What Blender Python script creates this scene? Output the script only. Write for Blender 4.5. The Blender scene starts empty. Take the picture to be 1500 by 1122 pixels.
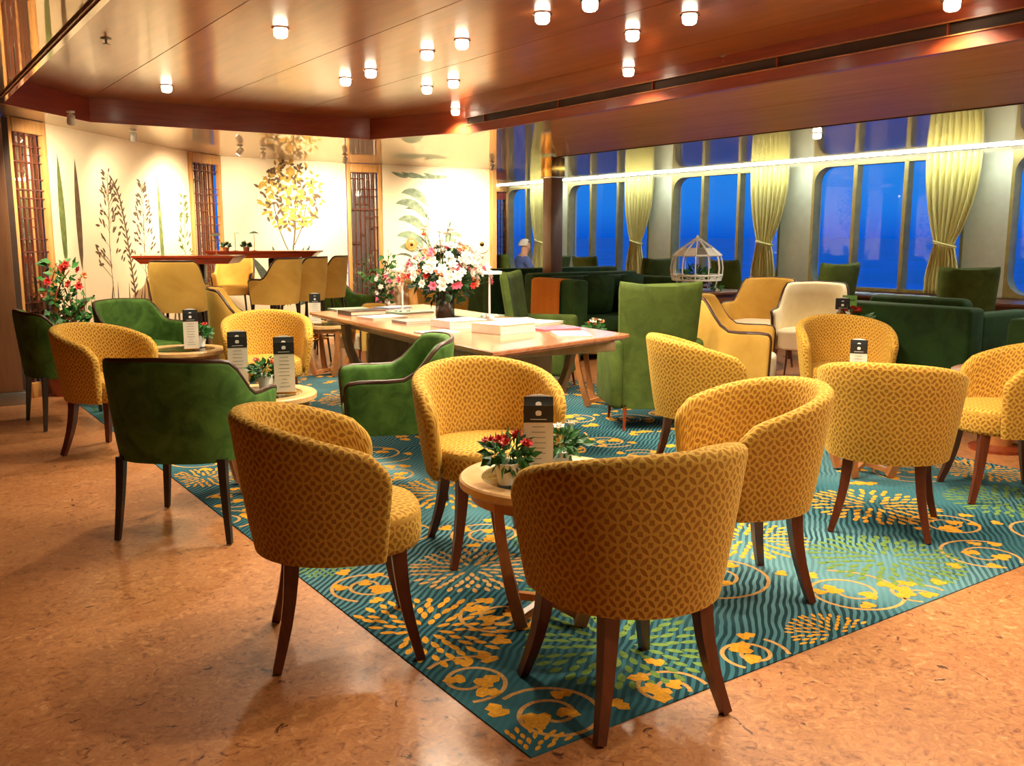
import bpy, bmesh, math, random
from mathutils import Vector, Matrix
random.seed(7)
PI = math.pi
sc = bpy.context.scene
COL = sc.collection

# ------------------------------------------------------------------ camera
FPX, YH, CAMH = 1353.0, 347.0, 1.3
PITCH = math.atan((561 - YH) / FPX)
YAW = math.radians(34.7)
ST, CT, SP, CP = math.sin(YAW), math.cos(YAW), math.sin(PITCH), math.cos(PITCH)
cam_d = bpy.data.cameras.new('camera')
cam = bpy.data.objects.new('camera', cam_d)
COL.objects.link(cam)
cam_d.sensor_width = 36.0
cam_d.lens = FPX / 1500 * 36
cam.location = (0, 0, CAMH)
cam.rotation_euler = (PI / 2 - PITCH, 0, -YAW)
cam_d.clip_start = 0.02
cam_d.clip_end = 20000
sc.camera = cam
sc.view_settings.view_transform = 'Standard'
sc.view_settings.look = 'None'
sc.view_settings.gamma = 1
sc.view_settings.use_curve_mapping = False
sc.view_settings.exposure = 0.0

# ------------------------------------------------------------------ sky (blue dusk)
W = bpy.data.worlds.new('dusk_sky')
sc.world = W
W.use_nodes = True
wn = W.node_tree.nodes
wl = W.node_tree.links
tc = wn.new('ShaderNodeTexCoord')
sx = wn.new('ShaderNodeSeparateXYZ')
rp = wn.new('ShaderNodeValToRGB')
rp.color_ramp.elements[0].position = 0.0
rp.color_ramp.elements[0].color = (0.0, 0.10, 0.66, 1)
rp.color_ramp.elements[1].position = 0.5
rp.color_ramp.elements[1].color = (0.01, 0.18, 0.74, 1)
e = rp.color_ramp.elements.new(0.03); e.color = (0.010, 0.20, 0.82, 1)
e = rp.color_ramp.elements.new(0.12); e.color = (0.030, 0.29, 0.88, 1)
wl.new(tc.outputs['Generated'], sx.inputs[0])
wl.new(sx.outputs['Z'], rp.inputs[0])
wl.new(rp.outputs[0], wn['Background'].inputs[0])
wn['Background'].inputs[1].default_value = 1.0

# downlights: (x, y) of every lamp of the coffered ceiling, incl. the rows going on behind the camera
LAMP_SEEN = [(1.94, 4.99), (1.94, 7.30), (2.90, 6.26), (2.90, 5.86), (2.90, 5.09), (2.90, 4.69), (3.56, 6.26),
             (3.58, 5.91), (4.38, 7.20), (2.90, 3.92), (2.93, 3.58), (3.52, 3.51), (3.55, 3.97), (4.29, 4.83), (4.34, 2.60)]
LAMP_LOW = [(7.19, 5.52), (7.2, 3.0), (7.2, 0.5)]          # mirror ceiling by the windows; the last two are added unseen fill lamps
LAMP_MORE = [(2.90, 2.75), (2.90, 2.40), (1.94, 2.6), (3.52, 1.6), (2.90, 1.2), (1.94, 0.2), (2.9, -0.4), (4.34, 0.3)]
LAMP_W = 90.0
LAMP_COL = (1.0, 0.86, 0.62)
WASH_W = 330.0
STRIP_E = 38.0


# ------------------------------------------------------------------ materials
def srgb(r, g, b):
    def f(c):
        c /= 255.0
        return c / 12.92 if c <= 0.04045 else ((c + 0.055) / 1.055) ** 2.4
    return (f(r), f(g), f(b), 1)


class NT:
    """tiny wrapper for shader node trees"""
    def __init__(s, name):
        s.m = bpy.data.materials.new(name)
        s.m.use_nodes = True
        s.t = s.m.node_tree
        s.b = s.t.nodes['Principled BSDF']

    def n(s, t, **k):
        o = s.t.nodes.new(t)
        for a, v in k.items():
            setattr(o, a, v)
        return o

    def l(s, a, b):
        s.t.links.new(a, b)

    def math(s, op, a, b=None, c=None, clamp=False):
        o = s.n('ShaderNodeMath', operation=op, use_clamp=clamp)
        for i, v in enumerate((a, b, c)):
            if v is None:
                continue
            if isinstance(v, (int, float)):
                o.inputs[i].default_value = v
            else:
                s.l(v, o.inputs[i])
        return o.outputs[0]

    def mix(s, f, a, b):
        o = s.n('ShaderNodeMix', data_type='RGBA')
        for sock, v in ((o.inputs[0], f), (o.inputs[6], a), (o.inputs[7], b)):
            if isinstance(v, (int, float)):
                sock.default_value = v
            elif isinstance(v, tuple):
                sock.default_value = v
            else:
                s.l(v, sock)
        return o.outputs[2]

    def noise(s, scale, detail=3, vec=None, rough=0.55, dist=0.0):
        o = s.n('ShaderNodeTexNoise')
        o.inputs['Scale'].default_value = scale
        o.inputs['Detail'].default_value = detail
        o.inputs['Roughness'].default_value = rough
        o.inputs['Distortion'].default_value = dist
        if vec is not None:
            s.l(vec, o.inputs['Vector'])
        return o.outputs['Fac']

    def ramp(s, f, stops):
        o = s.n('ShaderNodeValToRGB')
        cr = o.color_ramp
        while len(cr.elements) < len(stops):
            cr.elements.new(0.5)
        for e_, (p, c) in zip(cr.elements, stops):
            e_.position = p
            e_.color = c
        s.l(f, o.inputs[0])
        return o.outputs[0]

    def obj(s, scale=(1, 1, 1)):
        c = s.n('ShaderNodeTexCoord')
        m = s.n('ShaderNodeMapping')
        m.inputs['Scale'].default_value = scale
        s.l(c.outputs['Object'], m.inputs[0])
        return m.outputs[0]

    def bump(s, h, strength=0.3, dist=0.01):
        o = s.n('ShaderNodeBump')
        o.inputs['Strength'].default_value = strength
        o.inputs['Distance'].default_value = dist
        s.l(h, o.inputs['Height'])
        s.l(o.outputs[0], s.b.inputs['Normal'])

    def set(s, **k):
        for a, v in k.items():
            s.b.inputs[a.replace('_', ' ')].default_value = v
        return s


def plain(name, col, rough=0.5, var=0.12, scale=9.0, metal=0.0, sheen=0.0, coat=0.0, spec=0.5, bump=0.0, stretch=(1, 1, 1)):
    t = NT(name)
    f = t.noise(scale, 4, t.obj(stretch))
    d = tuple(c * (1 - var * 2) for c in col[:3]) + (1,)
    u = tuple(min(1, c * (1 + var)) for c in col[:3]) + (1,)
    t.l(t.ramp(f, [(0.3, d), (0.7, u)]), t.b.inputs['Base Color'])
    t.set(Roughness=rough, Metallic=metal)
    t.b.inputs['Specular IOR Level'].default_value = spec
    if sheen:
        t.b.inputs['Sheen Weight'].default_value = sheen
        t.b.inputs['Sheen Tint'].default_value = tuple(min(1, c * 2.2 + 0.1) for c in col[:3]) + (1,)
    if coat:
        t.b.inputs['Coat Weight'].default_value = coat
        t.b.inputs['Coat Roughness'].default_value = 0.12
    if bump:
        t.bump(t.noise(scale * 6, 3, t.obj(stretch)), bump, 0.004)
    return t.m


def wood(name, c1, c2, rough=0.35, stretch=(1.2, 14, 14), coat=0.2, scale=3.0):
    t = NT(name)
    v = t.obj(stretch)
    f = t.noise(scale, 5, v, 0.6, 0.6)
    t.l(t.ramp(f, [(0.28, c1), (0.72, c2)]), t.b.inputs['Base Color'])
    t.set(Roughness=rough)
    t.b.inputs['Coat Weight'].default_value = coat
    t.b.inputs['Coat Roughness'].default_value = 0.15
    return t.m


def emit(name, col, e):
    t = NT(name)
    t.b.inputs['Base Color'].default_value = (0.8, 0.8, 0.8, 1)
    t.b.inputs['Emission Color'].default_value = col
    t.b.inputs['Emission Strength'].default_value = e
    return t.m


def trellis(name, light, dark, p=0.042):
    """cut velvet woven in overlapping circles, laid out in the UV map (metres)"""
    t = NT(name)
    uv = t.n('ShaderNodeUVMap')
    mp = t.n('ShaderNodeMapping')
    mp.inputs['Rotation'].default_value = (0, 0, PI / 4)
    mp.inputs['Scale'].default_value = (1 / p, 1 / p, 1)
    t.l(uv.outputs[0], mp.inputs[0])
    s = t.n('ShaderNodeSeparateXYZ')
    t.l(mp.outputs[0], s.inputs[0])
    ab = []
    for o in (s.outputs[0], s.outputs[1]):
        fr = t.math('FRACT', o)
        ab.append(t.math('ABSOLUTE', t.math('SUBTRACT', fr, 0.5)))
    a, b = ab
    a1, b1 = t.math('SUBTRACT', 1.0, a), t.math('SUBTRACT', 1.0, b)
    d1 = t.math('SQRT', t.math('ADD', t.math('MULTIPLY', a1, a1), t.math('MULTIPLY', b, b)))
    d2 = t.math('SQRT', t.math('ADD', t.math('MULTIPLY', a, a), t.math('MULTIPLY', b1, b1)))
    m = t.math('MINIMUM', d1, d2)
    lens = t.math('MULTIPLY', t.math('SUBTRACT', 0.672, m), 16.0, clamp=True)      # 1 inside a petal
    core = t.math('MULTIPLY', t.math('SUBTRACT', 0.285, t.math('ADD', a, b)), 11.0, clamp=True)
    pat = t.math('MAXIMUM', lens, core)
    n1 = t.noise(5.0, 3, t.obj())
    wear = t.math('MULTIPLY_ADD', n1, 0.5, 0.62, clamp=True)
    fac = t.math('MULTIPLY', pat, wear)
    pile = t.noise(260, 2, t.obj())
    c = t.mix(fac, light, dark)
    c = t.mix(t.math('MULTIPLY', pile, 0.22), c, tuple(x * 0.55 for x in light[:3]) + (1,))
    t.l(c, t.b.inputs['Base Color'])
    t.set(Roughness=0.8)
    t.b.inputs['Specular IOR Level'].default_value = 0.2
    t.b.inputs['Sheen Weight'].default_value = 0.35
    t.b.inputs['Sheen Roughness'].default_value = 0.45
    t.b.inputs['Sheen Tint'].default_value = srgb(255, 220, 120)
    t.bump(t.math('SUBTRACT', t.math('MULTIPLY', pile, 0.25), pat), 0.5, 0.003)
    return t.m


def velvet(name, c1, c2, scale=7.0, sheen=0.5):
    t = NT(name)
    f = t.noise(scale, 4, t.obj(), 0.6, 0.8)
    t.l(t.ramp(f, [(0.32, c1), (0.68, c2)]), t.b.inputs['Base Color'])
    t.set(Roughness=0.75)
    t.b.inputs['Specular IOR Level'].default_value = 0.25
    t.b.inputs['Sheen Weight'].default_value = sheen
    t.b.inputs['Sheen Roughness'].default_value = 0.4
    t.b.inputs['Sheen Tint'].default_value = tuple(min(1, x * 2.5 + 0.08) for x in c2[:3]) + (1,)
    t.bump(t.noise(160, 2, t.obj()), 0.2, 0.002)
    return t.m


def mirror(name, tint, rough=0.02, mixf=0.55):
    t = NT(name)
    g = t.n('ShaderNodeBsdfGlossy')
    g.inputs['Color'].default_value = tint
    g.inputs['Roughness'].default_value = rough
    mx = t.n('ShaderNodeMixShader')
    mx.inputs[0].default_value = mixf
    t.b.inputs['Base Color'].default_value = tuple(x * 0.45 for x in tint[:3]) + (1,)
    t.set(Roughness=0.4)
    t.l(t.b.outputs[0], mx.inputs[1])
    t.l(g.outputs[0], mx.inputs[2])
    t.l(mx.outputs[0], t.t.nodes['Material Output'].inputs[0])
    return t.m


def glass(name, tint=(1, 1, 1, 1), ior=1.45):
    t = NT(name)
    tr = t.n('ShaderNodeBsdfTransparent')
    tr.inputs[0].default_value = tint
    g = t.n('ShaderNodeBsdfGlossy')
    g.inputs['Roughness'].default_value = 0.01
    fr = t.n('ShaderNodeFresnel')
    bf = t.n('ShaderNodeNewGeometry').outputs['Backfacing']
    t.l(t.math('MULTIPLY_ADD', bf, 1 / ior - ior, ior), fr.inputs[0])
    mx = t.n('ShaderNodeMixShader')
    t.l(fr.outputs[0], mx.inputs[0])
    t.l(tr.outputs[0], mx.inputs[1])
    t.l(g.outputs[0], mx.inputs[2])
    t.l(mx.outputs[0], t.t.nodes['Material Output'].inputs[0])
    return t.m


M = {}
M['gold'] = trellis('gold_trellis_velvet', srgb(206, 160, 64), srgb(148, 95, 28))
M['gold_plain'] = velvet('gold_plain_velvet', srgb(192, 146, 60), srgb(212, 168, 80), 3, 0.2)
M['green'] = velvet('green_velvet', srgb(48, 78, 24), srgb(80, 116, 44), 9, 0.15)
M['olive'] = velvet('olive_green_velvet', srgb(60, 74, 24), srgb(80, 96, 36), 8, 0.1)
M['bottle'] = velvet('bottle_green_velvet', srgb(30, 56, 22), srgb(44, 80, 34), 5, 0.25)
M['cream'] = velvet('cream_fabric', srgb(236, 220, 180), srgb(246, 234, 204), 6, 0.2)
M['walnut'] = wood('dark_walnut', srgb(76, 32, 16), srgb(106, 50, 26), 0.3, (14, 14, 1.2))
M['blackwood'] = wood('black_stained_wood', srgb(30, 22, 18), srgb(48, 36, 28), 0.3, (14, 14, 1.2))
M['cherry'] = wood('red_cherry_wood', srgb(110, 42, 18), srgb(150, 66, 30), 0.3, (14, 14, 1.2))
M['oak'] = wood('honey_oak', srgb(160, 96, 48), srgb(196, 130, 72), 0.32, (6, 6, 3))
M['paleoak'] = wood('pale_oak', srgb(196, 148, 92), srgb(224, 182, 124), 0.3, (5, 5, 5))
M['greywood'] = wood('weathered_grey_wood', srgb(120, 98, 72), srgb(156, 132, 100), 0.5, (8, 8, 2))
M['tabletop'] = wood('rosy_table_wood', srgb(150, 88, 60), srgb(186, 124, 92), 0.22, (8, 1.2, 8), 0.5)
M['barwood'] = wood('red_bar_wood', srgb(128, 36, 14), srgb(160, 58, 24), 0.25, (1.2, 10, 10), 0.4)
M['trimbrown'] = plain('brown_leather_piping', srgb(66, 36, 22), 0.4, 0.1)
M['frame_gold'] = wood('golden_frame_wood', srgb(176, 122, 62), srgb(204, 152, 88), 0.4, (10, 10, 1.5))
M['white'] = plain('white_paint', srgb(240, 240, 232), 0.45, 0.03)
M['paper'] = plain('ivory_paper', srgb(238, 232, 214), 0.6, 0.04)
M['pages'] = plain('book_pages', srgb(226, 216, 194), 0.7, 0.06, 40, stretch=(1, 1, 14))
M['ink'] = plain('charcoal_print', srgb(34, 36, 38), 0.5, 0.05)
M['grey_ink'] = plain('grey_print', srgb(150, 146, 138), 0.6, 0.05)
M['sageshade'] = plain('sage_green_shade', srgb(120, 150, 120), 0.5, 0.05)
M['leaf'] = plain('green_leaf', srgb(44, 104, 34), 0.5, 0.3, 20)
M['leaf2'] = plain('dark_leaf', srgb(28, 66, 24), 0.5, 0.3, 20)
M['petal_white'] = plain('white_petal', srgb(244, 236, 226), 0.6, 0.05)
M['petal_pink'] = plain('pink_petal', srgb(226, 110, 140), 0.6, 0.12)
M['petal_red'] = plain('red_petal', srgb(196, 36, 22), 0.6, 0.12)
M['petal_peach'] = plain('peach_petal', srgb(222, 140, 96), 0.6, 0.12)
M['petal_lilac'] = plain('lilac_petal', srgb(170, 130, 200), 0.6, 0.12)
M['yellow_c'] = plain('yellow_flower_centre', srgb(222, 178, 50), 0.6, 0.1)
M['vase'] = plain('dark_smoked_glass', srgb(38, 40, 34), 0.08, 0.15, 12, coat=0.6)
M['terracotta'] = plain('terracotta', srgb(168, 92, 56), 0.7, 0.1)
M['orange'] = plain('orange_wool', srgb(214, 122, 28), 0.9, 0.06, 60, sheen=0.3, bump=0.4)
M['steel'] = plain('brushed_steel', srgb(150, 148, 144), 0.35, 0.05, metal=0.9)
M['brass'] = plain('polished_brass', srgb(210, 160, 80), 0.18, 0.04, metal=1.0)
M['chrome'] = plain('polished_chrome', srgb(220, 214, 204), 0.12, 0.02, metal=1.0)
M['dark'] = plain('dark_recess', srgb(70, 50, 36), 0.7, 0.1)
M['skin'] = plain('skin', srgb(214, 160, 130), 0.55, 0.05)
M['shirt'] = plain('blue_shirt', srgb(84, 104, 170), 0.8, 0.08)
M['trousers'] = plain('dark_trousers', srgb(50, 50, 60), 0.8, 0.08)
M['hair'] = plain('white_hair', srgb(222, 216, 206), 0.7, 0.06, 60)
M['glass'] = glass('window_glass')
M['tableglass'] = glass('clear_table_glass', (0.90, 0.97, 0.95, 1), 1.5)
M['lampglow'] = emit('lamp_glow', (1.0, 0.86, 0.62, 1), 14)
M['spotglow'] = emit('spot_glow', (1.0, 0.95, 0.82, 1), 30)
M['stripglow'] = emit('led_strip_glow', (0.90, 1.0, 0.92, 1), STRIP_E)
M['mirrorceil'] = mirror('mirror_lacquer_ceiling', (0.88, 0.76, 0.62, 1), 0.03, 0.58)
M['screenmirror'] = mirror('screen_mirror', (0.85, 0.82, 0.78, 1), 0.02, 0.85)
M['mural'] = plain('cream_mural_ground', srgb(240, 220, 182), 0.6, 0.03, 3)
M['wallbrown'] = wood('brown_wall_panel', srgb(120, 78, 46), srgb(142, 96, 60), 0.4, (10, 10, 1))
M['wallcream'] = plain('cream_wall', srgb(232, 222, 190), 0.6, 0.03)
M['pier'] = plain('pale_pier', srgb(222, 226, 205), 0.5, 0.03)
M['winframe'] = plain('olive_brass_frame', srgb(176, 162, 100), 0.35, 0.08, metal=0.3)
M['brownfront'] = wood('brown_counter', srgb(84, 44, 24), srgb(110, 62, 34), 0.4)
M['curtain'] = None
t = NT('pale_yellow_curtain')
v = t.obj((1, 60, 0.6))
t.l(t.ramp(t.noise(3, 3, v), [(0.3, srgb(214, 204, 120)), (0.7, srgb(240, 232, 166))]), t.b.inputs['Base Color'])
t.set(Roughness=0.8)
t.b.inputs['Subsurface Weight'].default_value = 0.0
M['curtain'] = t.m

# main ceiling: red-brown lacquered veneer with the grain along the panels
t = NT('lacquered_ceiling_veneer')
f = t.noise(2.2, 5, t.obj((7, 0.7, 1)), 0.6, 0.5)
t.l(t.ramp(f, [(0.3, srgb(140, 74, 34)), (0.7, srgb(172, 98, 48))]), t.b.inputs['Base Color'])
t.set(Roughness=0.30)
t.b.inputs['Specular IOR Level'].default_value = 0.8
t.b.inputs['Coat Weight'].default_value = 0.5
t.b.inputs['Coat Roughness'].default_value = 0.12
M['ceil'] = t.m
M['fascia'] = wood('red_mahogany_fascia', srgb(126, 48, 20), srgb(156, 68, 32), 0.35, (1, 1, 10), 0.3)
t = NT('tan_lacquer_ceiling')
f = t.noise(2.0, 4, t.obj((6, 0.6, 1)), 0.6, 0.4)
t.l(t.ramp(f, [(0.3, srgb(166, 112, 64)), (0.7, srgb(188, 132, 80))]), t.b.inputs['Base Color'])
t.set(Roughness=0.42)
t.b.inputs['Specular IOR Level'].default_value = 0.25
M['tan'] = t.m

# floor: glossy sheet cork with chips
t = NT('cork_floor')
o = t.obj()
n1 = t.noise(2.2, 4, o)
n2 = t.noise(26, 5, o, 0.65, 1.6)
n3 = t.noise(11, 4, o, 0.6, 2.2)
c = t.ramp(n2, [(0.30, srgb(110, 60, 30)), (0.42, srgb(168, 108, 62)), (0.60, srgb(190, 130, 78)), (0.75, srgb(222, 170, 116))])
c = t.mix(t.math('MULTIPLY', t.math('SUBTRACT', n1, 0.35), 0.8, clamp=True), c, srgb(168, 102, 60))
fl = t.math('MULTIPLY', t.math('SUBTRACT', 0.35, n3), 20, clamp=True)
c = t.mix(fl, c, srgb(84, 40, 20))
t.l(c, t.b.inputs['Base Color'])
t.set(Roughness=0.42)
t.b.inputs['Coat Weight'].default_value = 0.25
t.b.inputs['Coat Roughness'].default_value = 0.16
M['floor'] = t.m

# carpet ground: teal with wavy dark ribs
t = NT('teal_carpet')
o = t.obj((1, 1, 1))
wv = t.n('ShaderNodeTexWave', wave_type='BANDS', bands_direction='X')
wv.inputs['Scale'].default_value = 13.0
wv.inputs['Distortion'].default_value = 5.0
wv.inputs['Detail'].default_value = 1.0
wv.inputs['Detail Scale'].default_value = 0.5
mp = t.n('ShaderNodeMapping')
mp.inputs['Rotation'].default_value = (0, 0, 0.9)
t.l(o, mp.inputs[0])
t.l(mp.outputs[0], wv.inputs[0])
big = t.noise(0.9, 2, o)
band = t.math('MULTIPLY', t.math('SUBTRACT', wv.outputs['Fac'], 0.42), 6, clamp=True)
patch = t.math('MULTIPLY', t.math('SUBTRACT', big, 0.40), 7, clamp=True)
ground = t.mix(t.math('MULTIPLY', t.math('SUBTRACT', t.noise(0.7, 1, o), 0.45), 6, clamp=True), srgb(60, 108, 118), srgb(104, 148, 156))
c = t.mix(t.math('MULTIPLY', t.math('SUBTRACT', 1.0, band), t.math('MULTIPLY_ADD', patch, 0.8, 0.12)), ground, srgb(22, 50, 58))
pile = t.noise(300, 2, o)
c = t.mix(t.math('MULTIPLY', pile, 0.3), c, srgb(20, 50, 55))
t.l(c, t.b.inputs['Base Color'])
t.set(Roughness=0.95)
t.b.inputs['Specular IOR Level'].default_value = 0.1
t.bump(pile, 0.4, 0.003)
M['carpet'] = t.m
for k, col in dict(cgold=(226, 160, 50), cgreen=(112, 140, 70), cbrown=(206, 158, 92), colive=(70, 110, 62)).items():
    M[k] = plain('carpet_' + k[1:] + '_yarn', srgb(*col), 0.95, 0.14, 90, spec=0.1, bump=0.4)
for k, col in dict(pbrown=(96, 74, 48), pgreen=(104, 116, 58), pgold=(196, 152, 56), psage=(128, 144, 116), pdark=(78, 84, 66)).items():
    M[k] = plain('mural_' + k[1:] + '_paint', srgb(*col), 0.7, 0.25, 14)


# ------------------------------------------------------------------ mesh helpers
class MB:
    def __init__(s):
        s.v, s.f, s.uv = [], [], []

    def add(s, vs, fs, uvs=None, mat=None):
        k = len(s.v)
        s.v += [tuple((mat @ Vector(v)) if mat else v) for v in vs]
        s.f += [tuple(i + k for i in f) for f in fs]
        if uvs is None:
            uvs = [[(vs[i][0] + vs[i][1] * 0.3, vs[i][2] + vs[i][1] * 0.7) for i in f] for f in fs]
        s.uv += uvs
        return s

    def box(s, c, d, rz=0.0, mat=None):
        x, y, z = d[0] / 2, d[1] / 2, d[2] / 2
        vs = [(a, b, e_) for a in (-x, x) for b in (-y, y) for e_ in (-z, z)]
        fs = [(0, 1, 3, 2), (4, 6, 7, 5), (0, 4, 5, 1), (2, 3, 7, 6), (0, 2, 6, 4), (1, 5, 7, 3)]
        m = Matrix.Translation(c) @ Matrix.Rotation(rz, 4, 'Z')
        return s.add(vs, fs, None, (mat @ m) if mat else m)

    def rbox(s, c, d, r=0.02, rz=0.0, seg=2, mat=None):
        bm = bmesh.new()
        bmesh.ops.create_cube(bm, size=1)
        bmesh.ops.scale(bm, vec=d, verts=bm.verts)
        bmesh.ops.bevel(bm, geom=bm.edges[:], offset=min(r, min(d) * 0.49), segments=seg, profile=0.5, affect='EDGES')
        bm.verts.index_update()
        vs = [tuple(v.co) for v in bm.verts]
        fs = [tuple(v.index for v in f.verts) for f in bm.faces]
        bm.free()
        m = Matrix.Translation(c) @ Matrix.Rotation(rz, 4, 'Z')
        return s.add(vs, fs, None, (mat @ m) if mat else m)

    def tube(s, pts, rad, seg=6, cap=True, closed=False, mat=None):
        pts = [Vector(p) for p in pts]
        n = len(pts)
        if not isinstance(rad, (list, tuple)):
            rad = [rad] * n
        vs, fs = [], []
        up = None
        for i, p in enumerate(pts):
            if closed:
                d = pts[(i + 1) % n] - pts[i - 1]
            else:
                d = pts[min(i + 1, n - 1)] - pts[max(i - 1, 0)]
            d.normalize()
            if up is None:
                up = Vector((0, 0, 1)) if abs(d.z) < 0.9 else Vector((1, 0, 0))
            a = d.cross(up)
            if a.length < 1e-4:
                a = d.orthogonal()
            a.normalize()
            b = a.cross(d)
            up = b
            for k in range(seg):
                q = 2 * PI * k / seg + PI / seg
                vs.append(tuple(p + (a * math.cos(q) + b * math.sin(q)) * rad[i]))
        for i in range(n if closed else n - 1):
            j = (i + 1) % n
            for k in range(seg):
                k2 = (k + 1) % seg
                fs.append((i * seg + k, i * seg + k2, j * seg + k2, j * seg + k))
        if cap and not closed:
            fs.append(tuple(range(seg))[::-1])
            fs.append(tuple(range((n - 1) * seg, n * seg)))
        return s.add(vs, fs, None, mat)

    def lathe(s, prof, seg=24, c=(0, 0, 0), mat=None, sxy=(1, 1)):
        vs, fs = [], []
        n = len(prof)
        for r, z in prof:
            for k in range(seg):
                q = 2 * PI * k / seg
                vs.append((c[0] + max(r, 1e-4) * math.cos(q) * sxy[0], c[1] + max(r, 1e-4) * math.sin(q) * sxy[1], c[2] + z))
        for i in range(n - 1):
            for k in range(seg):
                k2 = (k + 1) % seg
                fs.append((i * seg + k, i * seg + k2, (i + 1) * seg + k2, (i + 1) * seg + k))
        if prof[0][0] < prof[-1][0] or True:
            if prof[0][0] > 1e-3:
                fs.append(tuple(range(seg))[::-1])
            if prof[-1][0] > 1e-3:
                fs.append(tuple(range((n - 1) * seg, n * seg)))
        return s.add(vs, fs, None, mat)

    def prism(s, poly, z0, z1, mat=None):
        n = len(poly)
        vs = [(p[0], p[1], z0) for p in poly] + [(p[0], p[1], z1) for p in poly]
        fs = [tuple(range(n))[::-1], tuple(range(n, 2 * n))]
        for i in range(n):
            j = (i + 1) % n
            fs.append((i, j, n + j, n + i))
        return s.add(vs, fs, None, mat)

    def grid(s, rows, closed=False, capends=False, uvrows=None, mat=None):
        n, m = len(rows), len(rows[0])
        vs = [p for r in rows for p in r]
        fs, uvs = [], []
        for i in range(n - 1):
            for k in range(m if closed else m - 1):
                k2 = (k + 1) % m
                fs.append((i * m + k, i * m + k2, (i + 1) * m + k2, (i + 1) * m + k))
                if uvrows:
                    a, b = uvrows[i], uvrows[i + 1]
                    uvs.append([a[k], a[k2], b[k2], b[k]])
        if capends:
            fs.append(tuple(range(m))[::-1])
            fs.append(tuple(range((n - 1) * m, n * m)))
            if uvrows:
                uvs.append([uvrows[0][k] for k in range(m)][::-1])
                uvs.append([uvrows[-1][k] for k in range(m)])
        return s.add(vs, fs, uvs if uvrows else None, mat)

    def ball(s, c, r, sub=1, sq=(1, 1, 1)):
        bm = bmesh.new()
        bmesh.ops.create_icosphere(bm, subdivisions=sub, radius=1)
        bm.verts.index_update()
        vs = [(c[0] + v.co.x * r * sq[0], c[1] + v.co.y * r * sq[1], c[2] + v.co.z * r * sq[2]) for v in bm.verts]
        fs = [tuple(v.index for v in f.verts) for f in bm.faces]
        bm.free()
        return s.add(vs, fs)

    def mesh(s, name, mat, smooth=35):
        me = bpy.data.meshes.new(name)
        me.from_pydata(s.v, [], s.f)
        uvl = me.uv_layers.new(name='UVMap')
        flat = [c for f in s.uv for p in f for c in p]
        if len(flat) == len(uvl.data) * 2:
            uvl.data.foreach_set('uv', flat)
        me.materials.append(mat)
        if smooth:
            me.polygons.foreach_set('use_smooth', [True] * len(me.polygons))
            me.update()
            me.set_sharp_from_angle(angle=math.radians(smooth))
        me.validate()
        return me

    def build(s, name, mat, parent=None, smooth=35, fix=True):
        me = s.mesh(name, mat, smooth)
        if fix:
            bm = bmesh.new()
            bm.from_mesh(me)
            bmesh.ops.recalc_face_normals(bm, faces=bm.faces)
            bm.to_mesh(me)
            bm.free()
        o = bpy.data.objects.new(name, me)
        COL.objects.link(o)
        if parent:
            o.parent = parent
        return o


def tag(o, label=None, cat=None, group=None, kind=None):
    if label:
        o['label'] = label
    if cat:
        o['category'] = cat
    if group:
        o['group'] = group
    if kind:
        o['kind'] = kind
    return o


def empty(name, loc=(0, 0, 0), rz=0.0, label=None, cat=None, group=None, kind=None):
    o = bpy.data.objects.new(name, None)
    COL.objects.link(o)
    o.location = loc
    o.rotation_euler = (0, 0, rz)
    o.empty_display_size = 0.1
    return tag(o, label, cat, group, kind)


KIDS = {}


def clone(o, parent=None):
    c = o.copy()
    COL.objects.link(c)
    if parent:
        c.parent = parent
    for ch in list(o.children):
        clone(ch, c)
    return c


class Proto:
    """the first call hands out the original, later calls hand out copies with copied parts"""
    def __init__(s, root):
        s.root, s.used = root, False

    def put(s, x, y, deg, label, cat=None, group=None, z=0.0052, scale=None):
        """deg: world direction the thing faces (local +y), measured from +X"""
        o = clone(s.root) if s.used else s.root
        s.used = True
        o.location = (x, y, z)
        o.rotation_euler = (0, 0, math.radians(deg - 90))
        if scale:
            o.scale = (scale,) * 3
        tag(o, label, cat, group)
        return o


def look_xy(px, py, z):
    """ground position of a mark of the photograph at height z"""
    a = (px - 750) / FPX
    b = -(py - 561) / FPX
    fw = CP + b * SP
    up = -SP + b * CP
    d = (a * CT + fw * ST, -a * ST + fw * CT)
    k = (z - CAMH) / up
    return (d[0] * k, d[1] * k)


# ================================================================== SETTING
def S(o, label):
    return tag(o, label, None, None, 'structure')


S(MB().box((3.7, 6.0, -0.05), (12.9, 17.6, 0.1)).build('floor', M['floor']), 'glossy cork-pattern sheet floor in warm brown')

# carpet with raised yarn motifs
CX0, CX1, CY0, CY1, CZ = 1.265, 5.25, 1.744, 8.2, 0.004
carpet = MB().box(((CX0 + CX1) / 2, (CY0 + CY1) / 2, CZ / 2), (CX1 - CX0, CY1 - CY0, CZ)).build('carpet', M['carpet'], None, 0)
tag(carpet, 'large teal patterned carpet with gold leaves and scrolls under the chairs', 'carpet')
mot = {k: MB() for k in ('cgold', 'cgreen', 'cbrown', 'colive')}
scroll_mb = MB()


def inside(p):
    return CX0 + 0.005 < p[0] < CX1 - 0.005 and CY0 + 0.005 < p[1] < CY1 - 0.005


def flat(mb, pts, z):
    if all(inside(p) for p in pts):
        n = len(pts)
        mb.add([(p[0], p[1], z) for p in pts], [tuple(range(n))])


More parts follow.
